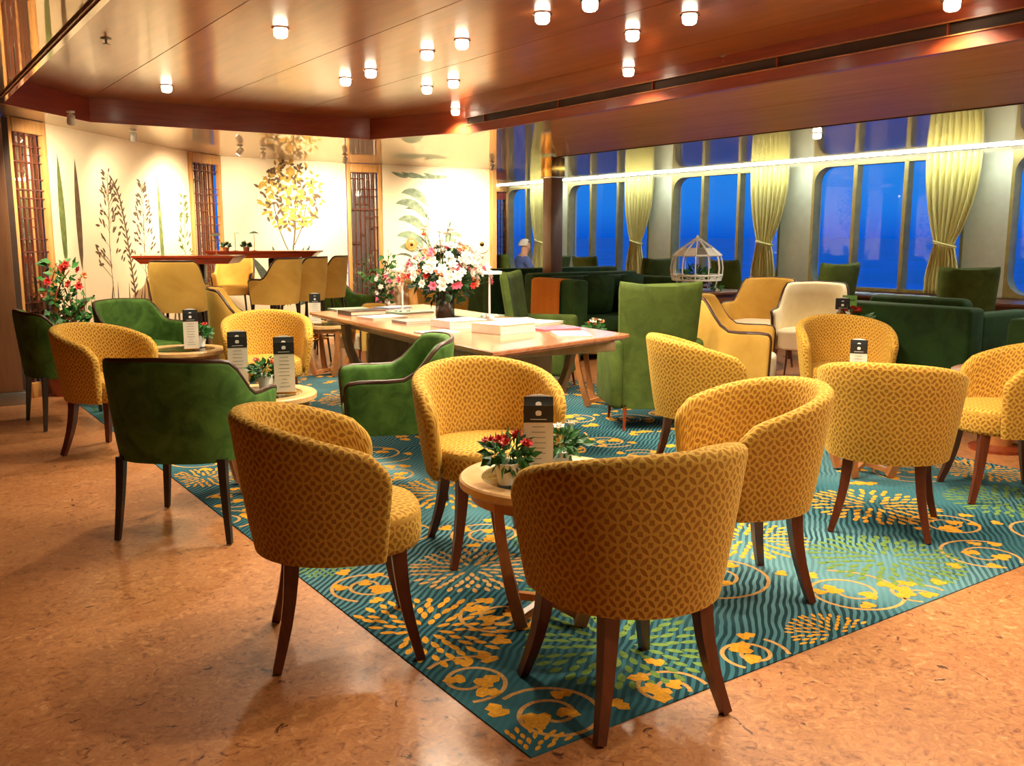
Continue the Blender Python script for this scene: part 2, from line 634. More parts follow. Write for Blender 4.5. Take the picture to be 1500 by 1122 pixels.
def petal(mb, c, ang, l, w, z):
    ca, sa = math.cos(ang), math.sin(ang)
    loc = [(0, 0), (0.3 * l, w * 0.42), (0.62 * l, w * 0.5), (0.88 * l, w * 0.28), (l, 0), (0.88 * l, -w * 0.28), (0.62 * l, -w * 0.5), (0.3 * l, -w * 0.42)]
    flat(mb, [(c[0] + x * ca - y * sa, c[1] + x * sa + y * ca) for x, y in loc], z)


LEAFN = [0]


def vine_leaf(mb, c, ang, l, z):
    LEAFN[0] += 1
    z += (LEAFN[0] % 60) * 4e-6
    ca, sa = math.cos(ang), math.sin(ang)
    loc = [(0, 0), (0.05, 0.32), (0.32, 0.40), (0.45, 0.24), (0.68, 0.34), (0.82, 0.16), (1.0, 0.0), (0.82, -0.18), (0.66, -0.30), (0.45, -0.22), (0.28, -0.42), (0.04, -0.30)]
    flat(mb, [(c[0] + (x * ca - y * sa) * l, c[1] + (x * sa + y * ca) * l) for x, y in loc], z)


def burst(mb, c, R, rings=5, rnd=None):
    for r in range(rings):
        rr = R * (0.16 + 0.84 * r / rings)
        n = 9 + r * 6
        l = R * 0.84 / rings * 1.25
        for k in range(n):
            a = 2 * PI * (k + 0.5 * (r % 2)) / n + rnd.uniform(-0.04, 0.04)
            petal(mb, (c[0] + rr * math.cos(a), c[1] + rr * math.sin(a)), a + rnd.uniform(-0.2, 0.2), l * rnd.uniform(0.8, 1.1), l * 0.40, CZ + 0.0007)


def ribbon(mb, pts, w, z):
    for i in range(len(pts) - 1):
        a, b = Vector(pts[i]), Vector(pts[i + 1])
        d = (b - a)
        if d.length < 1e-5:
            continue
        n_ = Vector((-d.y, d.x)).normalized() * w / 2
        flat(mb, [a - n_, b - n_, b + n_, a + n_], z)


def scroll(c, R, turn, a0, rnd):
    pts = []
    for i in range(44):
        u = i / 43
        r = R * (1 - 0.78 * u)
        a = a0 + turn * u * 3.4 * PI
        pts.append((c[0] + r * math.cos(a), c[1] + r * math.sin(a)))
        if i % 7 == 3:
            s_ = 1 if (i // 7) % 2 else -1
            q = a + s_ * 0.3
            rr = r + s_ * 0.05
            vine_leaf(mot['cgold'], (c[0] + rr * math.cos(q), c[1] + rr * math.sin(q)), q + turn * 1.2, 0.072 * rnd.uniform(0.85, 1.15), CZ + 0.0009)
    ribbon(scroll_mb, pts, 0.014, CZ + 0.0005)
    vine_leaf(mot['cgold'], pts[-1], a0 + turn * 3.4 * PI + turn * 1.6, 0.09, CZ + 0.0009)


rnd = random.Random(3)
taken = []
known = [('cgold', 622, 925, .28), ('cgreen', 905, 945, .30), ('cgold', 1279, 742, .30), ('cgreen', 1298, 820, .30),
         ('cgold', 1092, 790, .26), ('cgold', 1225, 930, .16), ('cgold', 775, 1118, .16), ('cgreen', 470, 826, .16), ('cbrown', 690, 835, .24), ('cgreen', 1480, 735, .30),
         ('cgold', 1440, 690, .24), ('cgold', 300, 700, .2), ('cgreen', 840, 870, .18)]
for k, px, py, R in known:
    c = look_xy(px, py, 0)
    burst(mot[k], c, R, 5, rnd)
    taken.append((c, R))
for px, py, R, tn, a0 in ((688, 1000, .17, 1, 0.5), (810, 1048, .16, -1, 2.0), (1245, 868, .22, -1, 1.0), (1345, 872, .14, 1, 3.5), (1445, 815, .2, 1, 0.2), (540, 860, .15, -1, 4.0),
                          (1150, 905, .17, 1, 5.0), (1390, 770, .17, -1, 2.5), (735, 905, .16, 1, 1.2), (1100, 960, .13, -1, 0.4), (1180, 800, .15, 1, 2.2), (980, 1010, .13, 1, 4.4), (590, 780, .16, 1, 3.0)):
    c = look_xy(px, py, 0)
    if any(math.hypot(c[0] - q[0], c[1] - q[1]) < (R + r) * 0.62 for q, r in taken):
        continue
    scroll(c, R, tn, a0, rnd)
    taken.append((c, R))
for k in range(2600):
    R = rnd.choice([0.30, 0.26, 0.2, 0.17, 0.13])
    c = (rnd.uniform(CX0 - 0.05, CX1 + 0.05), rnd.uniform(CY0 - 0.05, CY1 + 0.05))
    if any(math.hypot(c[0] - q[0], c[1] - q[1]) < (R + r) * 0.86 for q, r in taken):
        continue
    taken.append((c, R))
    if R >= 0.26 and rnd.random() < 0.25:
        burst(mot[rnd.choice(['cgold', 'cgreen', 'cgold', 'colive'])], c, R, 5, rnd)
    elif R >= 0.17:
        scroll(c, R, rnd.choice([-1, 1]), rnd.uniform(0, 6.28), rnd)
    else:
        for j in range(3):
            vine_leaf(mot['cgold'], (c[0] + rnd.uniform(-R, R) * .7, c[1] + rnd.uniform(-R, R) * .7), rnd.uniform(0, 6.28), rnd.uniform(0.06, 0.1), CZ + 0.0009)
for k, nm in dict(cgold='gold_leaf_motif', cgreen='green_burst_motif', cbrown='brown_burst_motif', colive='olive_burst_motif').items():
    if mot[k].v:
        tag(mot[k].build(nm, M[k], carpet, 0), kind='stuff')
tag(scroll_mb.build('scroll_motif', M['cbrown'], carpet, 0), kind='stuff')

# ---------------------------------------------------------------- ceilings
HC, HL = 2.41, 2.23
OX0, OX1 = 0.86, 4.50


def far_edge(x):
    pts = [(0.86, 7.50), (1.58, 8.30), (4.06, 8.24), (4.50, 7.20)]
    for (a, b), (c_, d) in zip(pts, pts[1:]):
        if a <= x <= c_ + 1e-6:
            return b + (d - b) * (x - a) / (c_ - a)
    return 7.2


ceiling = empty('ceiling', (0, 0, 0), 0, 'raised ceiling of glossy red-brown veneer panels', None, None, 'structure')
seams = [0.86, 1.60, 2.43, 3.26, 4.09, 4.50]
for a, b in zip(seams, seams[1:]):
    xs = sorted(set([a + 0.003] + [x for x in (1.58, 4.06) if a < x < b] + [b - 0.003]))
    poly = [(xs[0], -2.6), (xs[-1], -2.6)] + [(x, far_edge(x)) for x in reversed(xs)]
    MB().prism(poly, HC, HC + 0.02).build('ceiling_panel', M['ceil'], ceiling, 0)
MB().box(((OX0 + OX1) / 2, 3, HC + 0.05), (OX1 - OX0 + 0.3, 11.4, 0.05)).build('ceiling_backing', M['dark'], ceiling, 0)

low = MB()
for poly in ([(-2.6, -2.6), (0.86, -2.6), (0.86, 8.3), (-2.6, 8.3)],
             [(-2.6, 8.3), (9.95, 8.3), (9.95, 14.5), (-2.6, 14.5)],
             [(0.86, 7.5), (1.58, 8.3), (0.86, 8.3)],
             [(4.06, 8.24), (4.50, 7.2), (4.50, 8.3), (4.05, 8.3)],
             [(4.50, -2.6), (9.95, -2.6), (9.95, 8.3), (4.50, 8.3)],
             [(1.58, 8.3), (4.06, 8.24), (4.06, 8.3)]):
    low.prism(poly, HL, HL + 0.04)
S(low.build('ceiling_low', M['mirrorceil'], None, 0), 'lower mirror-lacquered ceiling around the raised centre')
tan = empty('ceiling_band', (0, 0, 0), 0, 'tan lacquer ceiling band between coffer and windows', None, None, 'structure')
MB().prism([(4.52, -2.6), (5.335, -2.6), (5.335, 7.05), (4.87, 6.45), (4.52, 6.0)], HL - 0.02, HL).build('ceiling_panel', M['tan'], tan, 0)
MB().prism([(5.345, -2.6), (6.62, -2.6), (6.62, 8.67), (5.345, 7.06)], HL - 0.02, HL).build('ceiling_panel', M['tan'], tan, 0)
MB().box((6.632, 3.0, HL - 0.014), (0.022, 11.3, 0.026)).build('edge_strip', M['dark'], tan, 0)


def wall_seg(name, a, b, z0, z1, th, mat, label, parent=None, side=1, off=0.0):
    ax, ay = a
    bx, by = b
    L = math.hypot(bx - ax, by - ay)
    ang = math.atan2(by - ay, bx - ax)
    m = Matrix.Translation((ax, ay, 0)) @ Matrix.Rotation(ang, 4, 'Z')
    o = MB().box((L / 2, side * th / 2 - off, (z0 + z1) / 2), (L + 2 * off, th, z1 - z0), 0, m).build(name, mat, parent, 0)
    if not parent:
        S(o, label)
    return o, m, L


FZ1 = HC
wall_seg('trim_1', (0.86, -2.6), (0.86, 7.50), HL - 0.012, FZ1, 0.05, M['fascia'], 'red-brown fascia on the left side of the coffer', off=0.014)
wall_seg('trim_2', (0.86, 7.50), (1.58, 8.30), HL - 0.012, FZ1, 0.05, M['fascia'], 'red-brown fascia on the far left slant of the coffer', off=0.014)
wall_seg('trim_3', (1.58, 8.30), (4.06, 8.24), HL - 0.012, FZ1, 0.05, M['fascia'], 'red-brown fascia across the far end of the coffer', off=0.014)
wall_seg('trim_4', (4.06, 8.24), (4.50, 7.20), HL - 0.012, FZ1, 0.05, M['fascia'], 'short red-brown fascia on the far right slant of the coffer', off=0.014)
t5 = empty('trim_5', (0, 0, 0), 0, 'red-brown fascia with a long dark air slot on the window side', None, None, 'structure')
yc, yl = (7.20 - 2.6) / 2, 9.8
MB().box((4.505, yc, (2.205 + 2.275) / 2), (0.05, yl, 0.07)).build('lower_board', M['fascia'], t5, 0)
MB().box((4.505, yc, (2.345 + 2.41) / 2), (0.05, yl, 0.065)).build('upper_board', M['fascia'], t5, 0)
MB().box((4.508, yc, 2.31), (0.02, yl, 0.09)).build('slot_back', M['dark'], t5, 0)
MB().box((4.479, yc, 2.277), (0.012, yl, 0.007)).box((4.479, yc, 2.343), (0.012, yl, 0.007)).build('brass_line', M['oak'], t5, 0)
for k in range(9):
    MB().box((4.49, 6.9 - k * 1.05, 2.31), (0.02, 0.008, 0.07)).build('slot_divider', M['fascia'], t5, 0)
S(MB().box((0.853, 2.4, HL - 0.014), (0.03, 10.0, 0.012)).build('trim_6', M['chrome'], None, 0), 'polished metal edge line at upper left of the coffer')
# sprinkler heads
for i, (px, py, lab) in enumerate([(155, 56, 'small sprinkler head in the left ceiling panel'), (1063, 82, 'small sprinkler head beside the air slot'), (728, 155, 'small sprinkler head in the far corner of the ceiling')]):
    x, y = look_xy(px, py, HC)
    r = empty('sprinkler_head', (x, y, HC), 0, lab, 'sprinkler', 'ceiling sprinklers')
    MB().lathe([(0.03, 0), (0.028, -0.006), (0.012, -0.01)], 12).build('rosette', M['steel'], r)
    MB().tube([(0, 0, -0.008), (0, 0, -0.03)], 0.006, 6).lathe([(0.004, -0.03), (0.02, -0.031), (0.02, -0.034), (0.003, -0.035)], 10).build('deflector', M['steel'], r)

# ---------------------------------------------------------------- walls
A1, B1 = (0.94, 8.3), (3.0, 10.61)
S(MB().box((-2.55, 3, 1.2), (0.1, 11.3, 2.4)).build('wall_left', M['wallbrown'], None, 0), 'brown panelled wall left of the view')
S(MB().box((3.7, -2.65, 1.2), (12.7, 0.1, 2.4)).build('wall_back', M['wallbrown'], None, 0), 'brown panelled wall behind the viewer')
S(MB().box((-0.98, 8.36, 1.12), (3.1, 0.1, 2.24)).build('wall_far_left', M['wallbrown'], None, 0), 'brown panelled wall beside the left pilaster')
pil = empty('pilaster', (0.72, 8.17, 0), 0, 'brown wooden pilaster with a grey metal foot at far left edge', None, None, 'structure')
MB().rbox((0, 0, 1.165), (0.40, 0.2, 2.13), 0.008).build('shaft', M['wallbrown'], pil)
MB().rbox((0.0, 0.0, 0.05), (0.44, 0.24, 0.10), 0.006).build('foot', M['steel'], pil)
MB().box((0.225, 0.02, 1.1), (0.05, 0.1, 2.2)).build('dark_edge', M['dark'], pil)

WL = {}
PLB = {}


def mural(name, a, b, label):
    o, m, L = wall_seg(name, a, b, 0, HL, 0.08, M['mural'], label)
    WL[name] = (o, m, L)
    return o


d1x, d1y = 2.06 / 3.095, 2.31 / 3.095


def on1(s):
    return (A1[0] + d1x * s, A1[1] + d1y * s)


mural('wall_mural_left', on1(0.52), B1, 'cream mural wall of painted grasses and seed heads at left')
A2, B2 = (3.47, 11.0), (5.13, 11.15)
mural('wall_mural_middle', A2, B2, 'cream mural wall with a painted gold-leaved tree')
A3, B3 = (5.60, 11.1), (7.25, 11.0)
mural('wall_mural_right', A3, B3, 'cream mural wall with painted pale green palm leaves')
S(MB().box((7.30, 12.8, 1.115), (0.08, 3.5, 2.23)).build('wall_return', M['wallbrown'], None, 0), 'brown return wall behind the right mural')
S(MB().box((8.6, 14.5, 1.115), (2.7, 0.1, 2.23)).build('wall_end', M['wallbrown'], None, 0), 'brown end wall beyond the window seats')
# far header board at the end of window zone
S(MB().box((8.6, 14.42, 2.1), (2.6, 0.06, 0.24)).build('trim_7', M['fascia'], None, 0), 'brown header board on the end wall')


def frame_strip(name, p, ang, z0, z1, w, d, label):
    m = Matrix.Translation((p[0], p[1], 0)) @ Matrix.Rotation(ang, 4, 'Z')
    return S(MB().rbox((0, 0, (z0 + z1) / 2), (w, d, z1 - z0), 0.006, 0, 1, m).build(name, M['frame_gold'], None), label)


def paint(wall, key, polys, name='painted_plant'):
    """polys: list of (s,z) outlines lying on the wall's face (front is local -y)"""
    o, m, L = WL[wall]
    mb = MB()
    for k, pl in enumerate(polys):
        mb.add([(p[0], -0.0015 - 0.00002 * (k % 20), p[1]) for p in pl], [tuple(range(len(pl)))])
    r = mb.build(name, M[key], o, 0, False)
    r.matrix_basis = m
    tag(r, kind='stuff')
    return r


def blade(s, z, ang, l, w, curve=0.0, n=7):
    """long leaf from (s,z) going at angle ang (from vertical), bending by curve"""
    L_, R_ = [], []
    x, y, a = s, z, ang
    for i in range(n + 1):
        u = i / n
        ww = w * math.sin(PI * min(1, 0.08 + 0.92 * u)) ** 0.8 * 0.5 if 0 < i < n else 0.001
        dx, dy = math.sin(a), math.cos(a)
        L_.append((x - dy * ww, y + dx * ww))
        R_.append((x + dy * ww, y - dx * ww))
        x += dx * l / n
        y += dy * l / n
        a += curve / n
    return L_ + R_[::-1]


def stem(pts, w):
    L_, R_ = [], []
    n = len(pts)
    for i, (x, y) in enumerate(pts):
        x0, y0 = pts[max(i - 1, 0)]
        x1, y1 = pts[min(i + 1, n - 1)]
        d = math.hypot(x1 - x0, y1 - y0) or 1
        nx, ny = -(y1 - y0) / d * w / 2, (x1 - x0) / d * w / 2
        L_.append((x + nx, y + ny))
        R_.append((x - nx, y - ny))
    return L_ + R_[::-1]


rm = random.Random(11)
off = 0.52
w1 = 'wall_mural_left'
# two spindle leaves, a dark spike, bushy sprigs, a feathered reed, grass at the foot  (s measured along the wall)
paint(w1, 'pgreen', [blade(0.20, 1.02, -0.02, 0.98, 0.085, 0.0), blade(0.22, 0.1, 0.0, 0.95, 0.008), blade(1.92, 0.5, -0.04, 1.45, 0.075, 0.02)], 'spindle_leaf')
paint(w1, 'pbrown', [blade(0.43, 1.0, 0.0, 0.98, 0.085, 0.0), blade(0.45, 0.1, 0.0, 0.95, 0.008)], 'spindle_leaf')


def sprig(s, z0, h, spread, n, ln, seed):
    r = random.Random(seed)
    out = [stem([(s + 0.02 * math.sin(i), z0 - 0.9 + (h + 0.9) * i / 8) for i in range(9)], 0.008)]
    for i in range(n):
        u = r.random()
        z = z0 + h * u
        side = r.choice([-1, 1])
        reach = spread * (1 - u * 0.85) * r.uniform(0.25, 1)
        q = (s + side * reach, z + reach * 0.45)
        if i % 3 == 0:
            out.append(stem([(s, z - 0.05), (s + side * reach * 0.5, z + reach * 0.12), q], 0.005))
        out.append(blade(q[0], q[1], side * r.uniform(0.3, 1.5), ln * r.uniform(0.7, 1.2), ln * 0.36))
    return out


paint(w1, 'pbrown', sprig(0.92, 0.95, 0.95, 0.26, 74, 0.065, 1) + sprig(1.55, 0.98, 0.85, 0.26, 74, 0.065, 2), 'painted_sprig')
reed = [stem([(1.03, 1.82), (1.13, 1.66), (1.2, 1.4), (1.25, 1.1), (1.30, 0.8), (1.33, 0.1)], 0.022)]
for i in range(34):
    u = i / 33
    x = 1.03 + 0.27 * min(1, u * 1.2) ** 0.8
    z = 1.82 - 1.1 * u
    reed.append(blade(x, z, 0.5 + (0.3 if i % 2 else -1.4), 0.09, 0.022))
paint(w1, 'pbrown', reed, 'painted_reed')
paint(w1, 'pgreen', sprig(2.42, 0.95, 0.8, 0.14, 40, 0.08, 3), 'painted_sprig')
paint(w1, 'pbrown', [blade(rm.uniform(0.1, 2.5), 0.0, rm.uniform(-0.12, 0.12), rm.uniform(0.35, 0.9), rm.uniform(0.02, 0.05), rm.uniform(-0.3, 0.3)) for _ in range(46)], 'painted_grass')
# gold tree and agave on the middle wall
w2 = 'wall_mural_middle'
tree = [stem([(0.86, 0.55), (0.87, 0.95), (0.90, 1.15), (0.93, 1.35), (0.95, 1.7)], 0.022), stem([(0.88, 1.05), (0.80, 1.2), (0.72, 1.4), (0.66, 1.7)], 0.014),
        stem([(0.92, 1.2), (1.02, 1.4), (1.1, 1.7)], 0.014), stem([(0.95, 1.4), (0.86, 1.6), (0.84, 1.9)], 0.01), stem([(1.02, 1.4), (1.2, 1.55), (1.3, 1.7)], 0.008)]
gl, br = [], []
for i in range(330):
    a, q = rm.uniform(0, 2 * PI), math.sqrt(rm.random())
    x, z = 0.90 + 0.42 * q * math.cos(a), 1.80 + 0.42 * q * math.sin(a)
    if z > 2.2:
        continue
    (gl if rm.random() < 0.62 else br).append(blade(x, z, rm.uniform(-2.8, 2.8), rm.uniform(0.06, 0.10), 0.035, 0, 4))
paint(w2, 'pbrown', tree + br, 'painted_tree')
paint(w2, 'pgold', gl, 'painted_gold_leaves')
paint(w2, 'pdark', [blade(0.86 + rm.uniform(-0.14, 0.14), 0.45, q, l, 0.12, q * 0.3) for q, l in ((-0.75, 0.62), (-0.5, 0.75), (-0.25, 0.78), (0.05, 0.5), (0.3, 0.78), (0.42, 0.85), (0.8, 0.62))], 'painted_agave')
paint(w2, 'psage', [blade(0.95, 0.45, q, l, 0.08, 0.3) for q, l in ((0.75, 0.8), (0.95, 0.85), (-0.9, 0.6), (1.15, 0.7))], 'painted_agave')
# pale palms on the right wall
w3 = 'wall_mural_right'
pl = []
for (s, z, dr, l) in ((0.62, 1.36, -1, 0.46), (0.64, 1.55, -1, 0.52), (0.66, 1.72, -1, 0.44), (0.60, 1.15, -1, 0.46), (0.58, 1.02, -1, 0.4), (0.95, 1.2, 1, 0.3), (0.9, 1.0, 1, 0.35)):
    pl.append(blade(s, z, dr * 0.5, l, 0.12, dr * 1.5, 10))
    pl.append(stem([(0.80, 0.1), (0.74, 0.7), (s, z)], 0.012))
for k in range(10):
    pl.append(blade(0.35 + rm.uniform(0, 0.9), 2.08, rm.choice([-1.4, 1.4]), 0.25, 0.05, 0.2))
paint(w3, 'psage', pl, 'painted_palm')
paint(w3, 'pdark', [blade(0.70, 1.52, -0.6, 0.42, 0.05, -1.3, 9), blade(0.66, 1.2, -0.7, 0.4, 0.04, -1.2, 9), blade(0.5, 0.98, -0.8, 0.34, 0.035, -1.2, 9), blade(0.95, 1.25, 0.2, 0.3, 0.04, 0.2)], 'painted_palm_vein')


def screen(name, a, b, z0, z1, label, cells, seed, stile=0.045, back='screenmirror'):
    z1 = HL - 0.11
    """wooden lattice screen standing between two wall pieces; front is local -y"""
    L = math.hypot(b[0] - a[0], b[1] - a[1])
    ang = math.atan2(b[1] - a[1], b[0] - a[0])
    r = empty(name, (a[0], a[1], 0), ang, label, 'screen', 'lattice screens along the mural walls')
    for q in (stile / 2, L - stile / 2):
        MB().rbox((q, -0.01, HL / 2), (stile, 0.05, HL - 0.004), 0.006).build('stile', M['frame_gold'], r)
    MB().rbox((L / 2, -0.005, z1 + 0.053), (L - 2 * stile, 0.08, 0.106), 0.005).build('top_rail', M['frame_gold'], r)
    MB().rbox((L / 2, -0.005, z0 / 2), (L - 2 * stile, 0.08, z0), 0.005).build('bottom_panel', M['frame_gold'], r)
    MB().box((L / 2, 0.05, (z0 + z1) / 2), (L - 2 * stile, 0.01, z1 - z0)).build('mirror_panel', M[back], r)
    rr = random.Random(seed)
    mb = MB()
    n, step = cells
    for i in range(1, n):
        x = stile + (L - 2 * stile) * i / n
        mb.box((x, 0, (z0 + z1) / 2), (0.008, 0.02, z1 - z0))
    z = z0
    while z < z1:
        z += step * rr.uniform(0.6, 1.4)
        i0 = rr.randint(0, n - 2)
        i1 = rr.randint(i0 + 1, n)
        if rr.random() < 0.45:
            i0, i1 = 0, n
        xa, xb = stile + (L - 2 * stile) * i0 / n, stile + (L - 2 * stile) * i1 / n
        mb.box(((xa + xb) / 2, 0, min(z, z1 - 0.01)), (xb - xa, 0.018, 0.008))
    tag(mb.build('lattice', M['walnut'], r, 0), kind='stuff')
    return r


screen('lattice_screen', on1(0.03), on1(0.52), 0.12, 2.08, 'dark red lattice screen beside the left pilaster, ivy at its foot', (6, 0.075), 1)
screen('lattice_screen', (3.0, 10.62), (3.46, 11.0), 0.12, 1.98, 'narrow red lattice screen between the grass mural and the tree mural', (6, 0.08), 2)
screen('lattice_screen', (5.14, 11.15), (5.60, 11.1), 0.5, 1.98, 'lattice screen in a golden frame left of the palm mural', (6, 0.10), 3)
screen('lattice_screen', (9.35, 14.40), (9.88, 14.40), 0.12, 1.98, 'brown lattice screen on the end wall beside the last window', (7, 0.085), 4)
frame_strip('trim_8', (7.27, 10.98), 0, 0, HL, 0.07, 0.12, 'golden wooden edge post at the right end of palm mural')

# column
col = empty('column', (6.66, 8.78, 0), 0, 'brown square column with brass-clad capital behind the green sofas', None, None, 'structure')
MB().rbox((0, 0, 0.99), (0.17, 0.17, 1.98), 0.01).build('shaft', M['wallbrown'], col)
MB().rbox((0, 0, 2.095), (0.20, 0.20, 0.23), 0.006).build('capital', M['brass'], col)
MB().rbox((0, 0, 1.982), (0.215, 0.215, 0.02), 0.004).build('collar', M['chrome'], col)

# ---------------------------------------------------------------- window wall
XW = 9.9
SILL, HEAD = 0.66, 2.19
PER, WID = 2.495, 2.02
YL = [15.105 - PER * k for k in range(8)]           # left edge (large Y) of each window
S(MB().box((XW + 0.1, 6, SILL / 2), (0.2, 17.2, SILL)).build('wall_right', M['wallcream'], None, 0), 'pale wall below the windows')
S(MB().box((XW + 0.1, 6, HEAD + 0.05), (0.2, 17.2, 0.1)).build('wall_right_head', M['wallcream'], None, 0), 'narrow pale wall band above the windows')
wn_i = 0
for k, yl in enumerate(YL):
    y1, y0 = yl, yl - WID
    pier_a, pier_b = y0, yl - PER
    ctr = (pier_a + pier_b) / 2
    if pier_a > -2.6:
        S(MB().box((XW + 0.08, ctr, (SILL + HEAD) / 2), (0.2, pier_a - pier_b, HEAD - SILL)).build('wall_right_pier', M['pier'], None, 0), 'pale pier between two windows')
    if y1 > 14.45:
        y1 = 14.44
    if y0 < -2.6:
        continue
    wn_i += 1
    wt = empty('window_%d' % wn_i, (XW, 0, 0), 0, 'round-cornered ship window on blue dusk sea', None, None, 'structure')
    # frame ring between an outer rectangle and a rounded inner opening
    r = 0.20
    fw = 0.035
    iy0, iy1, iz0, iz1 = y0 + fw, y1 - fw, SILL + fw, HEAD - fw
    inner, outer = [], []
    for (cy, cz, a0, ox, oz) in ((iy1 - r, iz1 - r, 0, y1, HEAD), (iy0 + r, iz1 - r, 90, y0, HEAD), (iy0 + r, iz0 + r, 180, y0, SILL), (iy1 - r, iz0 + r, 270, y1, SILL)):
        for q in range(0, 91, 15):
            a = math.radians(a0 + q)
            inner.append((cy + r * math.cos(a), cz + r * math.sin(a)))
            u = q / 90.0
            # walk the outer rectangle alongside
            if q == 45:
                outer.append((ox, oz))
            elif (q < 45) == (a0 in (0, 180)):
                outer.append((ox, cz + r * math.sin(a)))
            else:
                outer.append((cy + r * math.cos(a), oz))
    rows = []
    for xx, src in ((0.06, outer), (-0.02, outer), (-0.02, inner), (0.12, inner)):
        rows.append([(xx, p[0], p[1]) for p in src])
    MB().grid(rows, closed=True).build('window_frame', M['winframe'], wt, 40)
    ms = [yl - 0.62, yl - 1.29]
    for q in ms:
        if y0 + 0.1 < q < y1 - 0.1:
            MB().rbox((0.03, q, (SILL + HEAD) / 2), (0.12, 0.055, HEAD - SILL - 2 * fw + 0.03), 0.008, 0, 1).build('mullion', M['winframe'], wt)
    ed = [iy1 - 0.002] + [q for q in ms if y0 + 0.1 < q < y1 - 0.1] + [iy0 + 0.002]
    for a, b in zip(ed, ed[1:]):
        MB().box((0.09, (a + b) / 2, (SILL + HEAD) / 2), (0.008, a - b, HEAD - SILL - 2 * fw)).build('pane', M['glass'], wt, 0)
# LED strip at wall head
S(MB().box((XW - 0.34, 6, HL - 0.010), (0.04, 16.9, 0.016)).build('trim_light', M['stripglow'], None, 0), 'white LED light line along the top of the windows')
# deep window counter
ct = empty('window_counter', (9.55, 5.9, 0), 0, 'long low brown counter shelf running under the windows', 'counter')
MB().rbox((0, 0, 0.635), (0.68, 16.2, 0.03), 0.006).build('counter_top', M['brownfront'], ct)
MB().box((0.05, 0, 0.31), (0.56, 16.1, 0.62)).build('counter_front', M['brownfront'], ct, 0)


def curtain(yt0, yt1, ytie0, ytie1, label):
    """tied drape hanging just inside the wall, gathered to a waist at ztie"""
    N, Rz = 64, 26
    rows = []
    zt, ztie, zb = 2.20, 1.22, 0.67
    for i in range(Rz + 1):
        z = zt + (zb - zt) * i / Rz
        if z > ztie:
            u = (zt - z) / (zt - ztie)
            w = 1 - u ** 2.2
            a, b = ytie0 + (yt0 - ytie0) * w, ytie1 + (yt1 - ytie1) * w
        else:
            u = (ztie - z) / (ztie - zb)
            w = min(1, u * 1.5) ** 0.8 * 0.55
            a, b = ytie0 + (yt0 - ytie0) * w, ytie1 + (yt1 - ytie1) * w * 0.6
        amp = 0.035 * (0.55 + 0.45 * (abs(a - b) / abs(yt0 - yt1)))
        row = []
        for k in range(N + 1):
            q = k / N
            x = XW - 0.16 + amp * math.sin(q * 2 * PI * 9 + 0.7 * math.sin(3 * q + z)) + 0.008 * math.sin(q * 37 + 2.2 * z)
            row.append((x, a + (b - a) * q, z))
        rows.append(row)
    r = empty('curtain', (0, 0, 0), 0, label, 'curtain', 'tied curtains along the windows')
    d = MB().grid(rows).build('drape', M['curtain'], r, 60)
    sm = d.modifiers.new('thickness', 'SOLIDIFY')
    sm.thickness = 0.006
    c = ((ytie0 + ytie1) / 2)
    hw = abs(ytie1 - ytie0) / 2 + 0.012
    ring = [(XW - 0.16 + 0.055 * math.cos(2 * PI * k / 20), c + hw * math.sin(2 * PI * k / 20), ztie + 0.03 * math.sin(2 * PI * k / 20)) for k in range(20)]
    MB().tube(ring, 0.018, 6, closed=True).build('tieback', M['curtain'], r)
    return r


clabs = ['yellow tied curtain farthest along the windows, left of the column', 'yellow tied curtain just right of the column',
         'yellow tied curtain right of the white birdcage', 'large yellow tied curtain nearest the viewer']
for k, yl in enumerate(YL[:4]):
    curtain(yl - 1.60, yl - 2.26, yl - 1.78, yl - 2.00, clabs[k])
for k, yl in enumerate(YL[4:6]):
    pass

# sea outside
S(MB().box((4010, 0, -12.0), (7990, 16000, 0.5)).build('sea', plain('dusk_sea', srgb(20, 100, 200), 0.35, 0.2, 0.02, spec=0.3), None, 0), 'dark blue dusk sea outside the windows')

# ---------------------------------------------------------------- lamps
lp = empty('downlight', (0, 0, 0), 0)
MB().lathe([(0.050, 0.0), (0.050, -0.006), (0.042, -0.008), (0.040, -0.002)], 20).build('trim_ring', M['chrome'], lp)
MB().lathe([(0.0, -0.004), (0.036, -0.004), (0.038, -0.012), (0.036, -0.040), (0.026, -0.050), (0.0, -0.052)], 20).build('glowing_lens', M['lampglow'], lp)
LP = Proto(lp)
names = ['first ceiling downlight from the left in the near row', 'ceiling downlight nearest the left fascia', 'left lamp of the farther centre pair', 'right lamp of the farther centre pair',
         'left lamp of the middle pair in the centre row', 'right lamp of the middle pair in the centre row', 'left lamp of the far right pair', 'right lamp of the far right pair',
         'ceiling downlight nearest the far right slant of the coffer', 'bright downlight of the near centre pair', 'downlight cut by the top edge left of centre',
         'bright large downlight at upper right of centre', 'downlight just below and left of the large upper right one', 'downlight closest to the air slot', 'downlight cut by the top edge at right']
ld = bpy.data.lights.new('downlight_beam', 'SPOT')
ld.energy = LAMP_W
ld.color = LAMP_COL
ld.spot_size = math.radians(140)
ld.spot_blend = 0.7
ld.shadow_soft_size = 0.05
lo = bpy.data.objects.new('downlight_beam', ld)
COL.objects.link(lo)
lo.parent = lp
lo.location = (0, 0, -0.07)


def lamp_energy(o, e):
    for ch in o.children:
        if ch.type == 'LIGHT':
            ch.data = ch.data.copy()
            ch.data.energy = e


